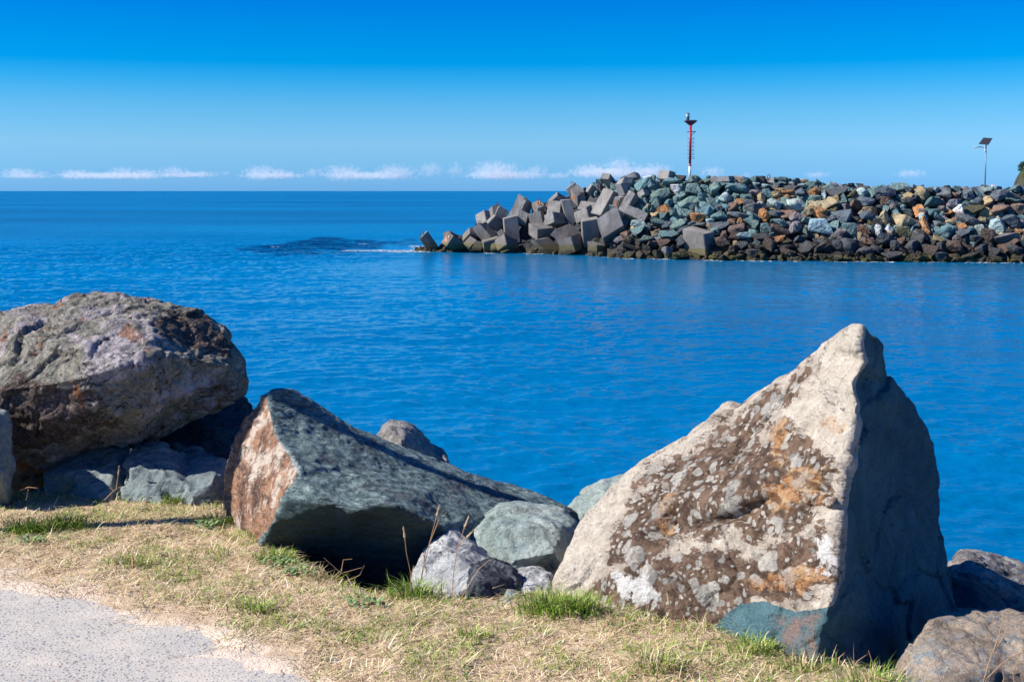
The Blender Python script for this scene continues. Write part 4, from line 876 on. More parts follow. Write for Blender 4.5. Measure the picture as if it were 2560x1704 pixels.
def slab_mat():
    m = NM('teal_slab', .82, .3)
    co = m.mapco((1, 1, 1), (0, R(-30), R(20))); co3 = m.mapco((1.0, 1.0, 3.5), (0, R(-30), 0))
    nA = m.noise(3, 7, .65, co3); nB = m.noise(16, 7, .75, co3); nC = m.noise(75, 4, .75); nV = m.noise(3.2, 8, .72, m.mapco((2.4, 2.4, .8), (R(8), R(-16), 0)))
    c = m.mix(m.step(nB, .38, .64), (0.055, 0.095, 0.10), (0.25, 0.34, 0.335)); c = m.mix(m.math('MULTIPLY', m.step(nA, .5, .64), .75), c, (0.055, 0.055, 0.07))
    c = m.mix(m.math('MULTIPLY', m.step(nC, .52, .68), .5), c, (0.32, 0.42, 0.42))
    under = m.mix(m.step(nA, .4, .6), (.045, .08, .09), (.07, .09, .075)); c = m.mix(m.attr('under'), c, under)  # shade painted in: darker colours on the overhanging lower facet
    b = m.mix(m.step(nV, .36, .56), (0.10, 0.055, 0.04), (0.38, 0.20, 0.115)); b = m.mix(m.step(m.noise(3.4, 8, .7, m.mapco((2.2, 2.2, 1.0), (R(8), R(-16), 0), (4, 2, 7))), .50, .60), b, (0.62, 0.52, 0.43)); b = m.mix(m.math('MULTIPLY', m.step(nA, .54, .62), .8), b, (0.09, 0.055, 0.045)); b = m.mix(m.math('MULTIPLY', m.step(nC, .55, .68), .5), b, (.62, .52, .42))
    b = m.mix(m.math('MULTIPLY', m.step(nB, .5, .7), .4), b, (.10, .055, .04))
    c = m.mix(m.step(m.math('ADD', m.math('MULTIPLY', m.attr('pale'), .5), nB), .78, .95), c, (.36, .44, .43)); c = m.mix(m.step(m.attr('brown'), .42, .58), c, b)
    ck = m.crack(2.2, .007, m.mapco((1, 1, 3.0), (0, R(-30), 0)))
    c = m.mix(m.math('MULTIPLY', ck, .75), c, (.02, .03, .035))
    m.color(c); m.bump([(nB, .02), (m.chip(9, m.mapco((1, 1, 2.2), (0, R(-28), 0))), .025), (m.chip(26, seed=2), .010), (nC, .006)]); return m.m
mid_ring = [(630, 890, 6.12), (660, 893, 6.16), (700, 918, 6.2), (750, 953, 6.24), (800, 984, 6.28), (870, 1012, 6.32), (950, 1045, 6.36), (1020, 1070, 6.4), (1100, 1103, 6.44), (1200, 1139, 6.5), (1290, 1160, 6.55), (1330, 1180, 6.55),
            (1330, 1260, 6.35), (1200, 1330, 6.1), (1080, 1370, 5.85), (950, 1400, 5.7), (850, 1390, 5.75), (700, 1335, 5.85), (596, 1295, 5.8), (560, 1255, 5.9), (524, 1215, 6.12), (514, 1150, 6.15), (516, 1080, 6.15), (532, 1020, 6.15), (560, 965, 6.15), (590, 930, 6.14), (608, 903, 6.12)]
mid_in = [(624, 960, 5.95), (640, 1010, 5.8), (689, 1080, 5.52), (690, 1100, 5.48), (652, 1150, 5.45), (628, 1205, 5.52), (597, 1262, 5.65),
          (760, 1160, 5.33), (812, 1178, 5.3), (870, 1163, 5.32), (911, 1164, 5.33), (1010, 1210, 5.4), (1080, 1255, 5.5), (620, 915, 6.08), (800, 1003, 6.16), (1000, 1085, 6.26), (1290, 1176, 6.44), (800, 1080, 5.75), (1000, 1130, 5.85), (1150, 1180, 6.0), (950, 1300, 5.55), (800, 1260, 5.6)]
nr = len(mid_ring)
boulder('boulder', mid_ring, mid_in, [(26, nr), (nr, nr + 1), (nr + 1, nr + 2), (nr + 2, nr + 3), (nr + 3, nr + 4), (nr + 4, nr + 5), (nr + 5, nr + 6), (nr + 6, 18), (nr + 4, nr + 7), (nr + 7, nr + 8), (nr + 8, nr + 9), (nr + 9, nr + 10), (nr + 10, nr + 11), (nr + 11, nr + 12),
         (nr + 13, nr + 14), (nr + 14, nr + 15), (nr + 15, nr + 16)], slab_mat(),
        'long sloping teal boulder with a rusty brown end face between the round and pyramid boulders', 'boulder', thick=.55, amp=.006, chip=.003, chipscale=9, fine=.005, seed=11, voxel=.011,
        strat=[[1, 0, 0], [0, 1, 0], [.6, 0, 2.2]], zones=[
    ('brown', [[(616, 925), (620, 960), (640, 1012), (684, 1078), (686, 1100), (648, 1148), (624, 1203), (592, 1250), (592, 1320), (480, 1300), (480, 900), (600, 890)]], 4),
    ('pale', [[(618, 940), (628, 950), (646, 1008), (698, 1078), (700, 1106), (660, 1156), (640, 1200), (628, 1200), (650, 1140), (684, 1098), (680, 1080), (634, 1020)]], 14),
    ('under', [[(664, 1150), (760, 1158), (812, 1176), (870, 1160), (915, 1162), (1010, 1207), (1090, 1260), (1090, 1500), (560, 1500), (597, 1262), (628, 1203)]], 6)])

def round_mat():
    m = NM('weathered_boulder', .88, .25)
    co = m.mapco((1, 1, 2.0), (0, R(18), 0)); nA = m.noise(2.6, 8, .66, co, .5); nB = m.noise(11, 7, .72); nC = m.noise(60, 4, .75); nD = m.noise(4.2, 7, .7, m.mapco((1, 1, 1), loc=(9, 3, 1)))
    c = m.mix(m.step(nB, .36, .66), (0.21, 0.21, 0.175), (0.44, 0.41, 0.34))
    c = m.mix(m.step(nD, .50, .58), c, m.mix(m.step(nB, .4, .65), (0.37, 0.33, 0.34), (0.66, 0.60, 0.61)))
    c = m.mix(m.math('MULTIPLY', m.step(m.math('ADD', m.math('MULTIPLY', m.attr('lilac'), .35), nB), .72, .86), .8), c, (0.62, 0.56, 0.60))
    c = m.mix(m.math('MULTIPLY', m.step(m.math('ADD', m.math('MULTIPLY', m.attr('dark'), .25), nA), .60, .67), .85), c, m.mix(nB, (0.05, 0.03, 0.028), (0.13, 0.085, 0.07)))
    c = m.mix(m.math('MULTIPLY', m.step(m.noise(3.4, 7, .72, m.mapco((1.6, 1.6, .8), loc=(3, 8, 2))), .58, .63), .8), c, (0.36, 0.15, 0.07))
    c = m.mix(m.math('MULTIPLY', m.step(nC, .53, .66), .6), c, (0.56, 0.50, 0.47)); c = m.mix(m.math('MULTIPLY', m.step(nC, .46, .34), .6), c, (.045, .035, .035))
    m.color(c); ck = m.crack(2.4, .008)
    m.color(m.mix(m.math('MULTIPLY', ck, .8), c, (.03, .025, .02))); m.bump([(nD, .04), (nB, .05), (m.chip(6), .09), (m.chip(16, seed=5), .035), (nC, .016)]); return m.m
big_ring = [(-120, 800, 7.2), (-60, 745, 7.2), (0, 722, 7.2), (45, 713, 7.25), (100, 711, 7.25), (160, 690, 7.3), (230, 680, 7.3), (270, 675, 7.3), (330, 682, 7.3), (385, 692, 7.3), (430, 712, 7.3), (485, 737, 7.3), (520, 757, 7.3), (545, 790, 7.3), (560, 815, 7.3), (572, 850, 7.3), (574, 880, 7.3),
            (565, 905, 7.3), (548, 922, 7.3), (500, 950, 7.3), (440, 975, 7.25), (390, 1005, 7.2), (330, 1026, 7.2), (270, 1035, 7.15), (200, 1060, 7.1), (120, 1120, 7.1), (30, 1150, 7.1), (-60, 1160, 7.1), (-140, 1060, 7.2), (-160, 920, 7.2)]
big_in = [(-60, 900, 6.72), (0, 895, 6.62), (100, 885, 6.54), (200, 868, 6.50), (300, 830, 6.58), (420, 820, 6.76), (530, 840, 7.0), (200, 740, 6.95), (350, 730, 7.0), (60, 770, 6.88), (250, 950, 6.56), (100, 980, 6.60), (400, 920, 6.76), (500, 890, 6.98), (0, 1050, 6.70), (300, 1000, 6.80), (150, 1050, 6.78), (200, 800, 6.68), (350, 780, 6.78), (40, 830, 6.72)]
nr = len(big_ring)
boulder('boulder', big_ring, big_in, [], round_mat(),
        'huge rounded mottled boulder cut by the left edge of the photo', 'boulder', thick=1.0, amp=.032, chip=.022, chipscale=4.4, fine=.010, seed=21, voxel=.011,
        zones=[('lilac', [[(180, 760), (330, 740), (420, 800), (300, 850), (190, 850)], [(380, 880), (520, 850), (540, 900), (430, 950), (360, 930)]], 30),
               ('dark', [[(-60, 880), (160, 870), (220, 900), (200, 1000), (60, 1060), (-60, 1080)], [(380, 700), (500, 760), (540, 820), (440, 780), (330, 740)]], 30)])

grey_teal = stone('grey_teal_stone', (.18, .225, .235), (.29, .34, .34), (.22, .27, .28), 3.5, .3, .005).m
dark_teal = stone('dark_teal_stone', (.07, .10, .11), (.13, .17, .18), (.05, .06, .07), 4, .3, .006, darkamt=.3).m
pale_teal = stone('pale_teal_stone', (.31, .40, .385), (.48, .545, .51), (.24, .30, .28), 3.5, .35, .006, darkamt=.25, dark=(.12, .09, .06)).m
white_blue = stone('white_blue_stone', (.52, .53, .53), (.72, .72, .71), (.30, .32, .35), 4, .35, .006, darkamt=.4, dark=(.05, .06, .08), crack=.9).m
brown_grey = stone('tan_grey_stone', (.40, .32, .25), (.54, .44, .35), (.30, .34, .37), 3.2, .35, .008, darkamt=.55, dark=(.06, .05, .05)).m
speck = stone('speckled_stone', (.30, .30, .31), (.54, .52, .50), (.30, .17, .10), 5, .8, .009, darkamt=.6, dark=(.05, .05, .055)).m
warm_grey = stone('warm_grey_stone', (.24, .235, .23), (.34, .32, .30), (.17, .17, .17), 3, .3, .006).m

boulder('rock', [(-120, 950, 6.5), (-40, 935, 6.45), (5, 940, 6.45), (24, 946, 6.45), (30, 990, 6.45), (36, 1045, 6.4), (33, 1110, 6.4), (28, 1170, 6.4), (-60, 1180, 6.4), (-130, 1100, 6.5)],
        [(-10, 1000, 6.3), (0, 1090, 6.25)], [], grey_teal, 'grey rock sliver at the left edge standing before the round boulder', thick=.4, amp=.01, chip=.012, seed=31, voxel=.016)
boulder('rock', [(98, 1094, 6.75), (130, 1068, 6.85), (200, 1036, 7.0), (255, 1027, 7.0), (305, 1030, 7.0), (300, 1080, 6.8), (275, 1150, 6.62), (240, 1190, 6.6), (140, 1190, 6.6), (108, 1150, 6.65)],
        [(150, 1085, 6.72), (250, 1150, 6.5), (265, 1075, 6.72), (262, 1045, 6.85)], [(0, 10), (10, 11), (11, 7)], grey_teal,
        'wedge shaped grey rock with shadowed lower half beneath the round boulder', thick=.45, amp=.010, chip=.012, seed=32, voxel=.012)
boulder('rock', [(272, 1072, 6.7), (285, 1046, 6.8), (302, 1034, 6.85), (350, 1030, 6.9), (380, 1036, 6.9), (430, 1066, 6.85), (452, 1060, 6.85), (480, 1053, 6.85), (512, 1056, 6.85), (522, 1085, 6.7), (520, 1190, 6.4), (470, 1200, 6.35), (420, 1190, 6.4), (340, 1180, 6.45), (275, 1170, 6.5)],
        [(300, 1078, 6.58), (340, 1100, 6.5), (380, 1060, 6.7), (420, 1105, 6.48), (450, 1085, 6.6), (490, 1105, 6.42), (440, 1135, 6.38), (330, 1140, 6.46)], [(15, 16), (16, 18), (18, 19)], grey_teal,
        'smooth lumpy grey rock with hollows right of the wedge shaped one', thick=.5, amp=.03, chip=.022, chipscale=7, seed=33, voxel=.011)
boulder('rock', [(372, 1040, 7.1), (400, 1020, 7.15), (440, 1040, 7.15), (470, 1062, 7.1), (440, 1110, 7.0), (390, 1110, 7.0)], [(410, 1050, 7.0)], [], dark_teal, 'small dark rock peeking between the lumpy grey rock and the round boulder', thick=.3, amp=.01, seed=34, voxel=.016)
boulder('rock', [(330, 1000, 7.7), (440, 960, 7.8), (500, 930, 7.9), (560, 905, 7.9), (592, 930, 7.8), (600, 980, 7.6), (600, 1100, 7.3), (430, 1140, 7.2), (320, 1140, 7.3)], [(480, 1000, 7.5), (450, 1060, 7.3)], [], dark_teal,
        'dark teal rock in shadow between the round boulder and the rusty ended one', thick=.6, amp=.02, chip=.02, seed=35, voxel=.02)
boulder('rock', [(868, 996, 7.6), (895, 978, 7.6), (930, 980, 7.65), (960, 1000, 7.7), (1000, 1044, 7.7), (1030, 1058, 7.7), (1038, 1080, 7.7), (1020, 1200, 7.6), (900, 1200, 7.5), (850, 1100, 7.5)], [(925, 1012, 7.45), (905, 1000, 7.5)], [(2, 10), (10, 7)], warm_grey,
        'small brown grey rock poking up behind the sloping teal boulder', thick=.6, amp=.012, chip=.012, seed=36, voxel=.016)
boulder('rock', [(1085, 1235, 5.60), (1110, 1201, 5.65), (1142, 1180, 5.70), (1180, 1174, 5.75), (1250, 1181, 5.75), (1300, 1190, 5.75), (1326, 1212, 5.70), (1330, 1280, 5.60), (1310, 1340, 5.45), (1250, 1400, 5.30), (1150, 1400, 5.30), (1090, 1330, 5.40)],
        [(1160, 1215, 5.48), (1240, 1210, 5.50), (1280, 1270, 5.32), (1180, 1290, 5.32), (1290, 1215, 5.56)], [], pale_teal, 'pale teal rounded rock wedged between the sloping and pyramid boulders', thick=.5, amp=.018, chip=.012, seed=37, voxel=.011)
boulder('rock', [(1286, 1190, 6.6), (1312, 1160, 6.65), (1350, 1136, 6.7), (1388, 1116, 6.7), (1404, 1117, 6.7), (1500, 1110, 6.7), (1520, 1250, 6.5), (1330, 1270, 6.4)], [(1340, 1180, 6.5), (1385, 1140, 6.6)], [], pale_teal,
        'light green grey rock half hidden behind the left foot of the pyramid boulder', thick=.5, amp=.018, chip=.014, seed=38, voxel=.014)
boulder('rock', [(940, 1350, 5.15), (946, 1320, 5.2), (962, 1288, 5.25), (1002, 1244, 5.35), (1030, 1235, 5.35), (1062, 1254, 5.35), (1090, 1264, 5.35), (1142, 1290, 5.35), (1200, 1325, 5.35), (1212, 1342, 5.3), (1200, 1400, 5.2), (1150, 1430, 5.1), (1060, 1430, 5.0), (1000, 1410, 5.0), (945, 1390, 5.05)],
        [(1020, 1265, 5.25), (1058, 1290, 5.12), (1040, 1380, 4.97), (1080, 1300, 5.1), (1130, 1330, 5.08), (1085, 1390, 4.98), (1175, 1345, 5.32), (1048, 1330, 5.08), (1080, 1345, 4.93)], [(5, 16), (16, 22), (22, 17), (18, 20), (18, 19)], white_blue,
        'white and blue grey rock with crack lines and dry stalks before it', thick=.4, amp=.010, chip=.014, chipscale=5, seed=39, voxel=.009)
boulder('rock', [(1072, 1330, 5.0), (1098, 1300, 5.05), (1135, 1296, 5.1), (1190, 1322, 5.12), (1210, 1342, 5.12), (1198, 1372, 5.05), (1150, 1425, 4.95), (1085, 1430, 4.92), (1062, 1385, 4.93)],
        [(1090, 1345, 4.88), (1150, 1335, 4.98), (1140, 1380, 4.90)], [(0, 9), (9, 10), (10, 4)], stone('painted_shade_stone', (.035, .042, .055), (.09, .10, .12), (.20, .22, .26), 4, .25, .006).m,  # added stone, its dark colour paints the white rock's shaded right side
        'added dark rock standing in for the shaded right side of the white rock', thick=.25, amp=.006, chip=.012, chipscale=7, seed=47, voxel=.008)
boulder('rock', [(1190, 1328, 5.15), (1230, 1326, 5.15), (1268, 1333, 5.15), (1272, 1420, 5.0), (1230, 1430, 4.97), (1160, 1420, 4.97), (1165, 1360, 5.08)], [(1215, 1348, 5.02), (1240, 1385, 4.95)], [], white_blue,
        'whitish rock squeezed against the left foot of the pyramid boulder', thick=.3, amp=.01, chip=.014, seed=40, voxel=.010)
boulder('rock', [(1144, 1420, 4.86), (1150, 1378, 4.88), (1168, 1362, 4.92), (1195, 1366, 4.93), (1212, 1384, 4.93), (1205, 1430, 4.85)], [(1172, 1385, 4.84)], [], pale_teal, 'smallest grey green rock in the grass below the whitish one', thick=.14, amp=.006, chip=.008, seed=41, voxel=.008)
boulder('rock', [(2000, 1680, 4.0), (2045, 1580, 4.05), (2078, 1530, 4.1), (2122, 1465, 4.2), (2150, 1448, 4.25), (2200, 1445, 4.28), (2280, 1447, 4.3), (2356, 1442, 4.32), (2440, 1450, 4.35), (2540, 1500, 4.35), (2560, 1700, 4.0), (2300, 1780, 3.8), (2080, 1760, 3.85)],
        [(2160, 1500, 4.1), (2240, 1510, 4.08), (2200, 1560, 3.95), (2350, 1540, 4.0), (2190, 1470, 4.2), (2260, 1465, 4.22)], [(1, 13), (13, 15)], brown_grey, 'weathered tan and grey rock in the lower right corner', 'rock',
        thick=.55, amp=.02, chip=.014, chipscale=5, fine=.006, seed=42, voxel=.009)
boulder('rock', [(2170, 1290, 6.0), (2196, 1276, 6.0), (2232, 1273, 6.0), (2280, 1290, 6.0), (2330, 1315, 6.0), (2400, 1340, 6.0), (2520, 1400, 6.0), (2520, 1600, 5.6), (2300, 1560, 5.6), (2180, 1450, 5.8)], [(2250, 1310, 5.85), (2330, 1370, 5.8), (2400, 1420, 5.7), (2270, 1350, 5.75)], [(10, 11), (11, 12)], speck,
        'speckled black and white rock on the right edge behind the pyramid boulder', thick=.5, amp=.02, chip=.016, fine=.008, seed=43, voxel=.012)
boulder('rock', [(2190, 1330, 5.6), (2240, 1345, 5.6), (2290, 1385, 5.55), (2340, 1425, 5.5), (2420, 1480, 5.4), (2420, 1560, 5.2), (2200, 1560, 5.2), (2170, 1430, 5.4)], [(2260, 1420, 5.3), (2330, 1470, 5.3)], [], dark_teal,
        'smooth dark rock in the shadow between pyramid boulder and speckled rock', thick=.4, amp=.01, chip=.012, seed=44, voxel=.016)
boulder('rock', [(1930, 1560, 4.9), (2050, 1470, 5.0), (2160, 1480, 5.0), (2240, 1560, 4.8), (2180, 1700, 4.5), (2000, 1700, 4.5)], [(2090, 1540, 4.7)], [], dark_teal, 'dark rock down in the gap under the pyramid boulder', thick=.3, amp=.01, chip=.012, seed=45, voxel=.018)
# buried core stones of the bank that close the gaps between the boulders
for k, (x, y, Y, s_) in enumerate([(70, 1160, 7.7, 80), (310, 1080, 8.3, 110), (1000, 1290, 6.6, 90)]):
    ring = [(x + math.cos(a) * s_ * 1.6, y - math.sin(a) * s_ * .7, Y + .1) for a in np.linspace(0, 2 * math.pi, 9)[:-1]]
    boulder('rock', ring, [(x, y, Y - .3)], [], dark_teal, ['dark rock in the gap left of the wedge shaped rock', 'dark rock in deep shade under the middle of the round boulder', 'dark rock in the gap behind the white and blue rock'][k], thick=.5, seed=60 + k, voxel=.03)

# pole just outside the frame: its long thin shadow crosses the grass and the sloping boulder
pz = gD(213, 1212); px_ = -3.1; py_ = pz.y + .17 * (px_ - pz.x)
post = bpy.data.objects.new('sign_post', None); S.collection.objects.link(post); post.location = (px_, py_, GZ - .1)
tag(post, 'grey metal post standing on the grass left of the view, casting the thin shadow', 'post')
bm = bmesh.new(); tube_bm(bm, [(0, 0, 0), (0, 0, 4.2)], .055, 14); link('pole', bm_mesh('pole', bm, True), steel, post)
bm = bmesh.new(); tube_bm(bm, [(0, 0, 4.2), (0, 0, 4.24)], .06, 14); link('cap', bm_mesh('cap', bm), steel, post)

# ------------------------------------------------------------------ grass
def blades(n, xr, yr, seed, lmin, lmax, wid, up, green_bias, dens=None, straw=True):
    r = np.random.default_rng(seed); x = r.uniform(*xr, n); y = r.uniform(*yr, n)
    q = np.stack([x, y, x * 0], 1)
    e = edge_y(x) - y; dp = y - path_y(x) + .16 * fbm(q * 4.0, 4, 77)
    pr = sstep(-.06, .26, dp) * (e > -.16)
    pr = pr * (.45 + .55 * sstep(-.35, .2, fbm(q * 5, 3, 91)))
    if dens is not None: pr = pr * dens(q, e, dp)
    k = r.random(n) < pr; return x[k], y[k], q[k], e[k], r
BV, BF, BC = [], [], []; bn = 0
def add_blades(x, y, L, wd, tilt, az, bend, col, z0=None):
    """tilt: angle above ground at the root; bend: how far it falls over"""
    global bn
    n = len(x); z = ground_z(x, y) if z0 is None else z0
    dx, dy = np.cos(az), np.sin(az); sxx, syy = -dy * wd / 2, dx * wd / 2
    p0 = np.stack([x, y, z - .003], 1); t1 = tilt; t2 = tilt - bend
    p1 = p0 + np.stack([dx * np.cos(t1), dy * np.cos(t1), np.sin(t1)], 1) * (L * .5)[:, None]
    p2 = p1 + np.stack([dx * np.cos(t2), dy * np.cos(t2), np.sin(t2)], 1) * (L * .5)[:, None]
    for p in (p1, p2): p[:, 2] = np.maximum(p[:, 2], z + .002)
    s = np.stack([sxx, syy, 0 * sxx], 1)
    V = np.stack([p0 - s, p0 + s, p1 - s * .8, p1 + s * .8, p2], 1).reshape(-1, 3)
    b = bn + np.arange(n)[:, None] * 5
    F = np.stack([b + [0, 1, 3], b + [0, 3, 2], b + [2, 3, 4]], 1).reshape(-1, 3)
    BV.append(V); BF.append(F); BC.append(np.repeat(col, 5, 0)); bn += n * 5
STR = np.array([(.80, .62, .38), (.64, .46, .26), (.88, .76, .54), (.38, .24, .13), (.74, .58, .37)])
GRN = np.array([(.17, .30, .03), (.28, .42, .05), (.09, .17, .03), (.36, .46, .09)])
def cols(P, n, r): return P[r.integers(len(P), size=n)] * r.uniform(.75, 1.2, (n, 1))
XR, YR = (-3.2, 3.0), (3.6, 7.4)
x, y, q, e, r = blades(230000, XR, YR, 1, 0, 0, 0, 0, 0)
n = len(x); add_blades(x, y, r.uniform(.02, .09, n), r.uniform(.0012, .0038, n), r.uniform(.0, .5, n), r.uniform(0, 6.28, n), r.uniform(0, .7, n), cols(STR, n, r))
gp = lambda q, e, dp: np.clip(sstep(-.25, .18, fbm(q * 4.2, 5, 15, .65)) * .95 + .35 * sstep(.4, 0, e) + .08, 0, 1) * sstep(.12, .45, dp)
x, y, q, e, r = blades(300000, XR, YR, 2, 0, 0, 0, 0, 0, gp)
n = len(x); add_blades(x, y, r.uniform(.015, .05, n), r.uniform(.0015, .003, n), r.uniform(.2, 1.2, n), r.uniform(0, 6.28, n), r.uniform(0, .9, n), cols(GRN, n, r))
x, y, q, e, r = blades(16000, XR, YR, 6, 0, 0, 0, 0, 0)
n = len(x); add_blades(x, y, r.uniform(.05, .13, n), r.uniform(.002, .004, n), r.uniform(.1, .7, n), r.uniform(0, 6.28, n), r.uniform(0, .8, n), np.where(r.random((n, 1)) < .3, cols(GRN, n, r), cols(STR, n, r) * 1.12))
# taller fringe along the bank's edge
x, y, q, e, r = blades(60000, XR, YR, 4, 0, 0, 0, 0, 0, lambda q, e, dp: sstep(.22, .02, e) * sstep(-.1, .3, fbm(q * 3.5, 3, 23)))
n = len(x); mixg = r.random((n, 1)) < .55; add_blades(x, y, r.uniform(.03, .10, n), r.uniform(.0015, .003, n), r.uniform(.5, 1.5, n), r.uniform(0, 6.28, n), r.uniform(0, 1.4, n), np.where(mixg, cols(GRN, n, r), cols(STR, n, r)))
gmat = NM('grass_blade', .75, .25); gmat.color(gmat.attr('tint', 'Color'))
gmat.b.inputs['Subsurface Weight'].default_value = 0.0
def blade_mesh(name, mat):
    global BV, BF, BC, bn
    me = np_mesh(name, np.concatenate(BV), np.concatenate(BF))
    a = me.attributes.new('tint', 'FLOAT_COLOR', 'POINT'); c = np.concatenate(BC); a.data.foreach_set('color', np.hstack([c, np.ones((len(c), 1))]).astype(np.float32).ravel())
    BV, BF, BC, bn = [], [], [], 0; return me
o = link('grass', blade_mesh('grass', gmat.m), gmat.m); tag(o, 'dry straw coloured turf with short green patches beside the path', 'grass', kind='stuff')

# individual tufts and weeds
def tuft(dx, dy, n, L, spread, green, label, lean=0.0, name='grass_tuft', grp='grass tufts at the edge of the bank'):
    r = np.random.default_rng(int(dx * 3 + dy)); p = gD(dx, dy)
    x = p.x + r.normal(size=n) * spread * .8; y = p.y + r.normal(size=n) * spread * .5
    col = np.where(r.random((n, 1)) < green, cols(GRN, n, r), cols(STR, n, r))
    az = np.arctan2(y - p.y, x - p.x) + r.normal(size=n) * .8
    add_blades(x, y, r.uniform(.4, 1, n) * L, r.uniform(.002, .0042, n), r.uniform(.7, 1.5, n), az, r.uniform(.2, 1.3, n), col)
    me = blade_mesh(name, gmat.m); z = float(ground_z(np.array([p.x]), np.array([p.y]))[0]); me.transform(Matrix.Translation((-p.x, -p.y, -z)))
    o = link(name, me, gmat.m); o.location = (p.x, p.y, z); tag(o, label, 'grass tuft', grp)
tuft(60, 1225, 500, .13, .055, .95, 'largest dark green tuft on the left, where the thin shadow starts')
tuft(150, 1215, 420, .13, .06, .95, 'green tuft leaning right, second from the left edge')
tuft(400, 1158, 240, .09, .05, .9, 'bright green tuft below the lumpy grey rock')
tuft(505, 1205, 260, .10, .05, .9, 'dark green tuft against the foot of the rusty boulder end')
tuft(630, 1288, 300, .09, .05, .8, 'green tuft in front of the sloping boulder tip')
tuft(1270, 1408, 520, .13, .07, .95, 'lush green tuft between the smallest rock and the pyramid boulder')
tuft(1330, 1412, 420, .12, .06, .95, 'bright green tuft touching the left foot of the pyramid boulder')
tuft(950, 1370, 320, .13, .06, .9, 'green tuft at the left foot of the white and blue rock')
tuft(1740, 1500, 320, .09, .06, .85, 'green tuft under the teal chip of the pyramid boulder')
tuft(1850, 1535, 260, .10, .06, .5, 'half dry tuft at the front corner of the pyramid boulder')
tuft(590, 1410, 200, .07, .05, .9, 'small green tuft mid turf near the sandy path edge')
tuft(1090, 1465, 220, .07, .05, .7, 'tuft on the turf below the smallest rock')
tuft(1510, 1545, 260, .09, .06, .5, 'yellow green tuft near the bottom edge of the photo')
tuft(300, 1300, 220, .07, .06, .7, 'low tuft on the turf between path and long shadow')
tuft(760, 1325, 260, .11, .06, .25, 'dry brown tuft in front of the sloping boulder')
tuft(2000, 1590, 300, .12, .08, .7, 'grass tuft by the lower right tan rock')

stalkm = plain('dry_stalk', (.42, .25, .14), .8); seedm = plain('seed_head', (.50, .36, .22), .85)
def stalks(name, label, lines, r0=.0022):
    """lines: [(list of (Dx, Dy, depth), has seed head)] one plant"""
    root = atD(*lines[0][0][0]); em = bpy.data.objects.new(name, None); S.collection.objects.link(em); em.location = root; tag(em, label, 'dry weed', 'dry weeds at the edge of the bank')
    for pts, seed_ in lines:
        P = [atD(*p) - root for p in pts]; bm = bmesh.new(); tube_bm(bm, P, r0, 5, r0 * .5); st = link('stalk', bm_mesh('stalk', bm), stalkm, em)
        if seed_:
            d = (P[-1] - P[-2]).normalized(); bm = bmesh.new(); r = random.Random(int(pts[0][0]))
            tube_bm(bm, [P[-1], P[-1] + d * .02, P[-1] + d * .045], .005, 6, .0015)
            for k in range(5):
                b0 = P[-1] + d * (k * .008 - .01); side = Vector((r.uniform(-1, 1), r.uniform(-1, 1), r.uniform(0, 1))).normalized()
                tube_bm(bm, [b0, b0 + (d + side * .6) * .012], .0025, 4, .0008)
            link('seed_head', bm_mesh('seed_head', bm), seedm, st)
stalks('dry_weed', 'tall dry stalk leaning right before the sloping boulder', [([(930, 1400, 5.0), (968, 1335, 5.0), (988, 1250, 5.0), (1005, 1185, 5.0)], True), ([(988, 1250, 5.0), (1010, 1195, 5.0), (1028, 1178, 5.02)], False), ([(968, 1335, 5.0), (975, 1290, 5.0)], True)])
stalks('dry_weed', 'thin upright stalk with seed head left of the white and blue rock', [([(945, 1395, 5.0), (945, 1320, 5.0), (935, 1270, 5.0), (931, 1235, 5.0)], True), ([(945, 1330, 5.0), (952, 1300, 5.0)], False)])
stalks('dry_weed', 'curved stalk with split seed head over the white and blue rock', [([(1040, 1420, 4.8), (1042, 1330, 4.8), (1052, 1260, 4.8), (1070, 1210, 4.8)], True), ([(1052, 1260, 4.8), (1075, 1235, 4.8)], True), ([(1040, 1410, 4.8), (1100, 1310, 4.8), (1128, 1285, 4.8)], False)])
stalks('dry_weed', 'single dry stem rising before the pyramid boulder face', [([(1545, 1490, 4.4), (1548, 1430, 4.4), (1540, 1390, 4.4)], True)], .0016)
stalks('dry_weed', 'dry weed with crossed stems in front of the dark gap at far left', [([(60, 1150, 6.3), (66, 1120, 6.3)], False), ([(66, 1120, 6.3), (45, 1128, 6.3)], False), ([(66, 1120, 6.3), (85, 1122, 6.3)], False)], .003)
stalks('dry_weed', 'spindly dry weed at the wedge rock foot', [([(240, 1150, 6.3), (262, 1128, 6.3), (278, 1118, 6.3)], False), ([(262, 1128, 6.3), (250, 1120, 6.3)], False), ([(268, 1125, 6.3), (272, 1090, 6.3)], True)], .003)
stalks('dry_weed', 'dry twiggy weed against the dark underside of the sloping boulder', [([(760, 1340, 5.25), (785, 1318, 5.25), (832, 1305, 5.25)], False), ([(785, 1318, 5.25), (745, 1282, 5.25)], False), ([(800, 1335, 5.2), (828, 1322, 5.2), (838, 1300, 5.2)], False), ([(785, 1318, 5.25), (790, 1287, 5.25), (810, 1285, 5.25)], False)], .0022)
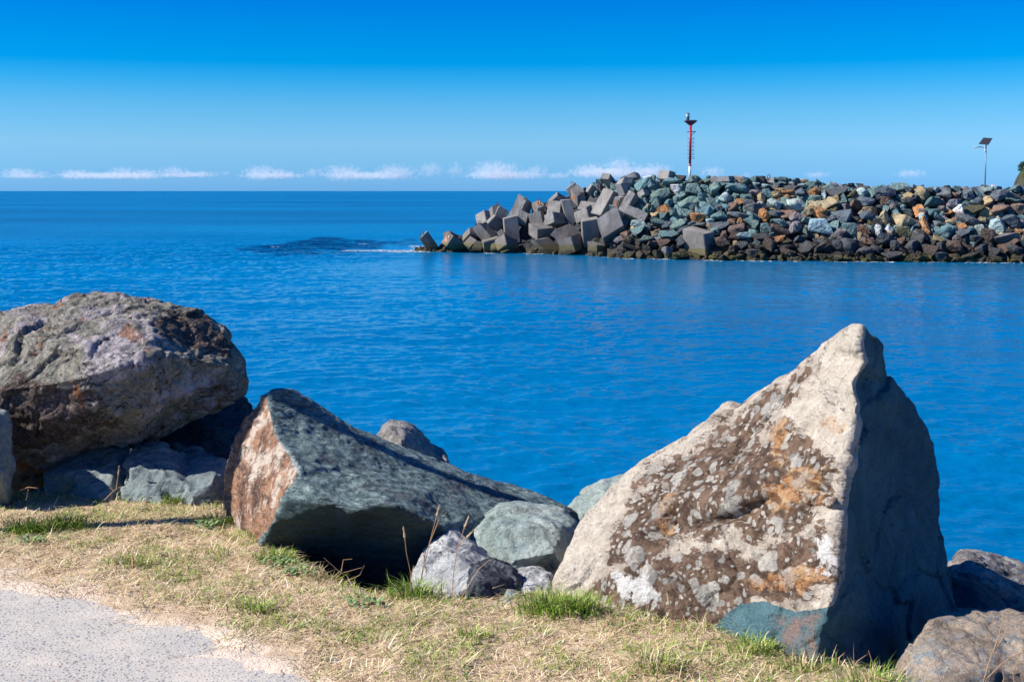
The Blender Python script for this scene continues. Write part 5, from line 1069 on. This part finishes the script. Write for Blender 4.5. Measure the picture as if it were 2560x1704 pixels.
stalks('dry_weed', 'pink stemmed branching weed over the lower right rock', [([(2240, 1640, 3.75), (2270, 1560, 3.75), (2310, 1520, 3.75), (2370, 1485, 3.75)], False), ([(2250, 1610, 3.75), (2282, 1500, 3.75), (2260, 1420, 3.75)], False), ([(2285, 1500, 3.75), (2300, 1455, 3.75), (2310, 1405, 3.75)], False), ([(2285, 1500, 3.75), (2305, 1470, 3.75), (2318, 1440, 3.75)], False),
   ([(2270, 1560, 3.75), (2230, 1545, 3.75), (2200, 1510, 3.75)], False), ([(2290, 1620, 3.75), (2310, 1560, 3.75), (2300, 1500, 3.75)], False), ([(2340, 1620, 3.75), (2330, 1540, 3.75), (2350, 1500, 3.75)], False), ([(2200, 1640, 3.75), (2160, 1560, 3.75), (2150, 1520, 3.75)], False)], .0020)
stalks('dry_weed', 'bare stalks standing in the dark gap beside the lower right rock', [([(2035, 1600, 4.0), (2010, 1530, 4.0), (1998, 1495, 4.0)], False), ([(1960, 1600, 4.0), (1968, 1550, 4.0), (1965, 1520, 4.0)], False), ([(2100, 1600, 3.85), (2040, 1565, 3.85), (1990, 1548, 3.9)], False)], .002)

# leafy weeds
leafg = NM('weed_leaf', .6, .3); leafg.color(leafg.mix(leafg.noise(30, 3), (.12, .20, .06), (.22, .32, .13)))
def weed(dx, dy, n, rad, label, hgt=.03):
    p = gD(dx, dy); r = np.random.default_rng(int(dx)); V, Fc = [], []
    for k in range(n):
        a = r.uniform(0, 6.28); d = rad * r.random() ** .6; cx_, cy_ = math.cos(a) * d, math.sin(a) * d * .7; cz = r.uniform(.2, 1) * hgt; s = r.uniform(.005, .011); b = len(V)
        t = r.uniform(0, 6.28); n_ = Vector((r.normal() * .4, r.normal() * .4 - .3, 1)).normalized(); u = n_.orthogonal().normalized(); v = n_.cross(u)
        for j in range(7): aa = j / 7 * 6.28 + t; V.append(Vector((cx_, cy_, cz)) + (u * math.cos(aa) * 1.0 + v * math.sin(aa) * .75) * s * (1.1 if j else .4))
        for j in range(1, 6): Fc.append((b, b + j, b + j + 1))
        Fc.append((b, b + 6, b + 1))
    em = bpy.data.objects.new('leafy_weed', None); S.collection.objects.link(em); em.location = (p.x, p.y, float(ground_z(np.array([p.x]), np.array([p.y]))[0])); tag(em, label, 'weed', 'round leaved weeds in the turf')
    link('foliage', np_mesh('foliage', [tuple(v) for v in V], Fc), leafg.m, em)
    bm = bmesh.new()
    for k in range(5): a = k * 1.3; tube_bm(bm, [(0, 0, -.005), (math.cos(a) * rad * .5, math.sin(a) * rad * .35, hgt * .6)], .0015, 4)
    link('stem', bm_mesh('stem', bm), stalkm, em)
weed(640, 1300, 90, .09, 'bluish green round leaved weed in front of the sloping boulder tip')
weed(690, 1325, 60, .07, 'pale round leaved weed just right of the bluish one')
weed(70, 1250, 60, .07, 'grey green leafy weed below the largest left tuft')
weed(840, 1395, 70, .08, 'low clover like weed below the dark underside of the sloping boulder')
weed(480, 1212, 50, .07, 'dark leafy weed on the thin shadow by the rusty boulder')
weed(150, 1142, 40, .06, 'upright leafy weed before the dark gap on the left', .10)

# ------------------------------------------------------------------ clouds low over the horizon
clm = bpy.data.materials.new('cloud_vapour'); clm.use_nodes = True; t = clm.node_tree; t.nodes.clear()
co_ = t.nodes.new('ShaderNodeTexCoord'); geo_ = t.nodes.new('ShaderNodeNewGeometry')
no_ = t.nodes.new('ShaderNodeTexNoise'); t.links.new(geo_.outputs['Position'], no_.inputs['Vector']); no_.inputs['Scale'].default_value = .032; no_.inputs['Detail'].default_value = 5; no_.inputs['Roughness'].default_value = .65
ln_ = t.nodes.new('ShaderNodeVectorMath'); ln_.operation = 'LENGTH'; t.links.new(co_.outputs['Object'], ln_.inputs[0])
def tm(op, a, b):
    x = t.nodes.new('ShaderNodeMath'); x.operation = op
    for k, q in enumerate((a, b)):
        if isinstance(q, (int, float)): x.inputs[k].default_value = q
        else: t.links.new(q, x.inputs[k])
    return x.outputs[0]
dd = tm('SUBTRACT', tm('ADD', tm('MULTIPLY', no_.outputs['Fac'], 3.4), -.9), ln_.outputs['Value'])
mr_ = t.nodes.new('ShaderNodeMapRange'); t.links.new(dd, mr_.inputs['Value']); mr_.inputs['From Min'].default_value = 0.0; mr_.inputs['From Max'].default_value = .5; mr_.inputs['To Max'].default_value = .006
pv = t.nodes.new('ShaderNodeVolumePrincipled'); t.links.new(mr_.outputs[0], pv.inputs['Density']); pv.inputs['Color'].default_value = (.97, .97, .98, 1); pv.inputs['Anisotropy'].default_value = 0.0
ou = t.nodes.new('ShaderNodeOutputMaterial'); t.links.new(pv.outputs[0], ou.inputs['Volume'])
bm = bmesh.new(); bmesh.ops.create_icosphere(bm, subdivisions=3, radius=1.0); cme = bm_mesh('cloud', bm)
co = co_of(cme); co *= (1 + .18 * fbm(co * 2, 3, 4))[:, None]; cme.vertices.foreach_set('co', co.astype(np.float32).ravel()); cme.materials.append(clm)
CLD = [(45, 398, 34, 8), (100, 398, 12, 4), (175, 402, 38, 8), (280, 397, 26, 9), (330, 402, 34, 8), (400, 396, 28, 9), (455, 400, 30, 5), (518, 398, 10, 4), (600, 398, 34, 12), (650, 400, 26, 7), (722, 396, 18, 7), (788, 399, 38, 13), (910, 396, 36, 12),
       (990, 391, 24, 11), (1048, 392, 15, 12), (1138, 393, 46, 15), (1232, 394, 22, 9), (1360, 393, 38, 11), (1425, 385, 30, 15), (1500, 393, 40, 11), (1640, 395, 26, 8), (1715, 402, 10, 6), (1880, 402, 24, 5), (2095, 400, 28, 7), (1285, 404, 26, 5), (260, 404, 95, 5), (625, 404, 60, 5), (850, 404, 75, 6), (1160, 403, 75, 7), (1420, 398, 85, 8), (430, 403, 55, 4), (60, 405, 50, 4)]
for k, (dx, dy, rx_, ry_) in enumerate(CLD):
    Yc = 9000.0; p = atD(dx, dy, Yc); q_ = Yc / F / DS
    o = bpy.data.objects.new('cloud', cme); S.collection.objects.link(o); o.location = p; o.scale = (rx_ * 1.55 * q_, rx_ * q_, ry_ * 1.8 * q_); o.rotation_euler = (0, 0, k * .0)
    big_ = 'broad' if rx_ > 30 else 'small'
    tag(o, f'{big_} puff of white cloud low over the horizon, {(ORD + ["twenty-first", "twenty-second", "twenty-third", "twenty-fourth", "twenty-fifth", "twenty-sixth", "twenty-seventh", "twenty-eighth", "twenty-ninth", "thirtieth", "thirty-first", "thirty-second"])[sorted(c_[0] for c_ in CLD).index(dx)]} from the left', 'cloud', 'clouds in a row along the horizon')

# stones covering the bank's face below the big boulders, down to the water
def bank_rubble():
    VV, FF, nv = [], [], 0; r_ = np.random.default_rng(19); pr = []
    for k in range(14):
        me = PROTO[k]; t = np.empty(len(me.loop_triangles) * 3, np.int32); me.loop_triangles.foreach_get('vertices', t); pr.append((co_of(me), t.reshape(-1, 3)))
    for _ in range(620):
        x = r_.uniform(-9, 9); e = r_.uniform(1.0, 9.5); y = float(edge_y(x)) + e; z = float(ground_z(np.array([x]), np.array([y]))[0])
        if z < -1.0: continue
        c, t = pr[r_.integers(14)]; s = r_.uniform(.5, 1.15, 3) * (.75 if e < 1.6 else 1)
        Rm = np.array(Matrix.Rotation(r_.uniform(0, 6.28), 3, Vector(r_.normal(size=3)).normalized()))
        VV.append((c * s) @ Rm.T + np.array([x, y, z + .05])); FF.append(t + nv); nv += len(c)
    o = link('bank_rubble', np_mesh('bank_rubble', np.concatenate(VV), np.concatenate(FF)), grey_teal); tag(o, 'jumbled dark stones covering the bank below the big boulders', 'rubble', kind='stuff')
bank_rubble()
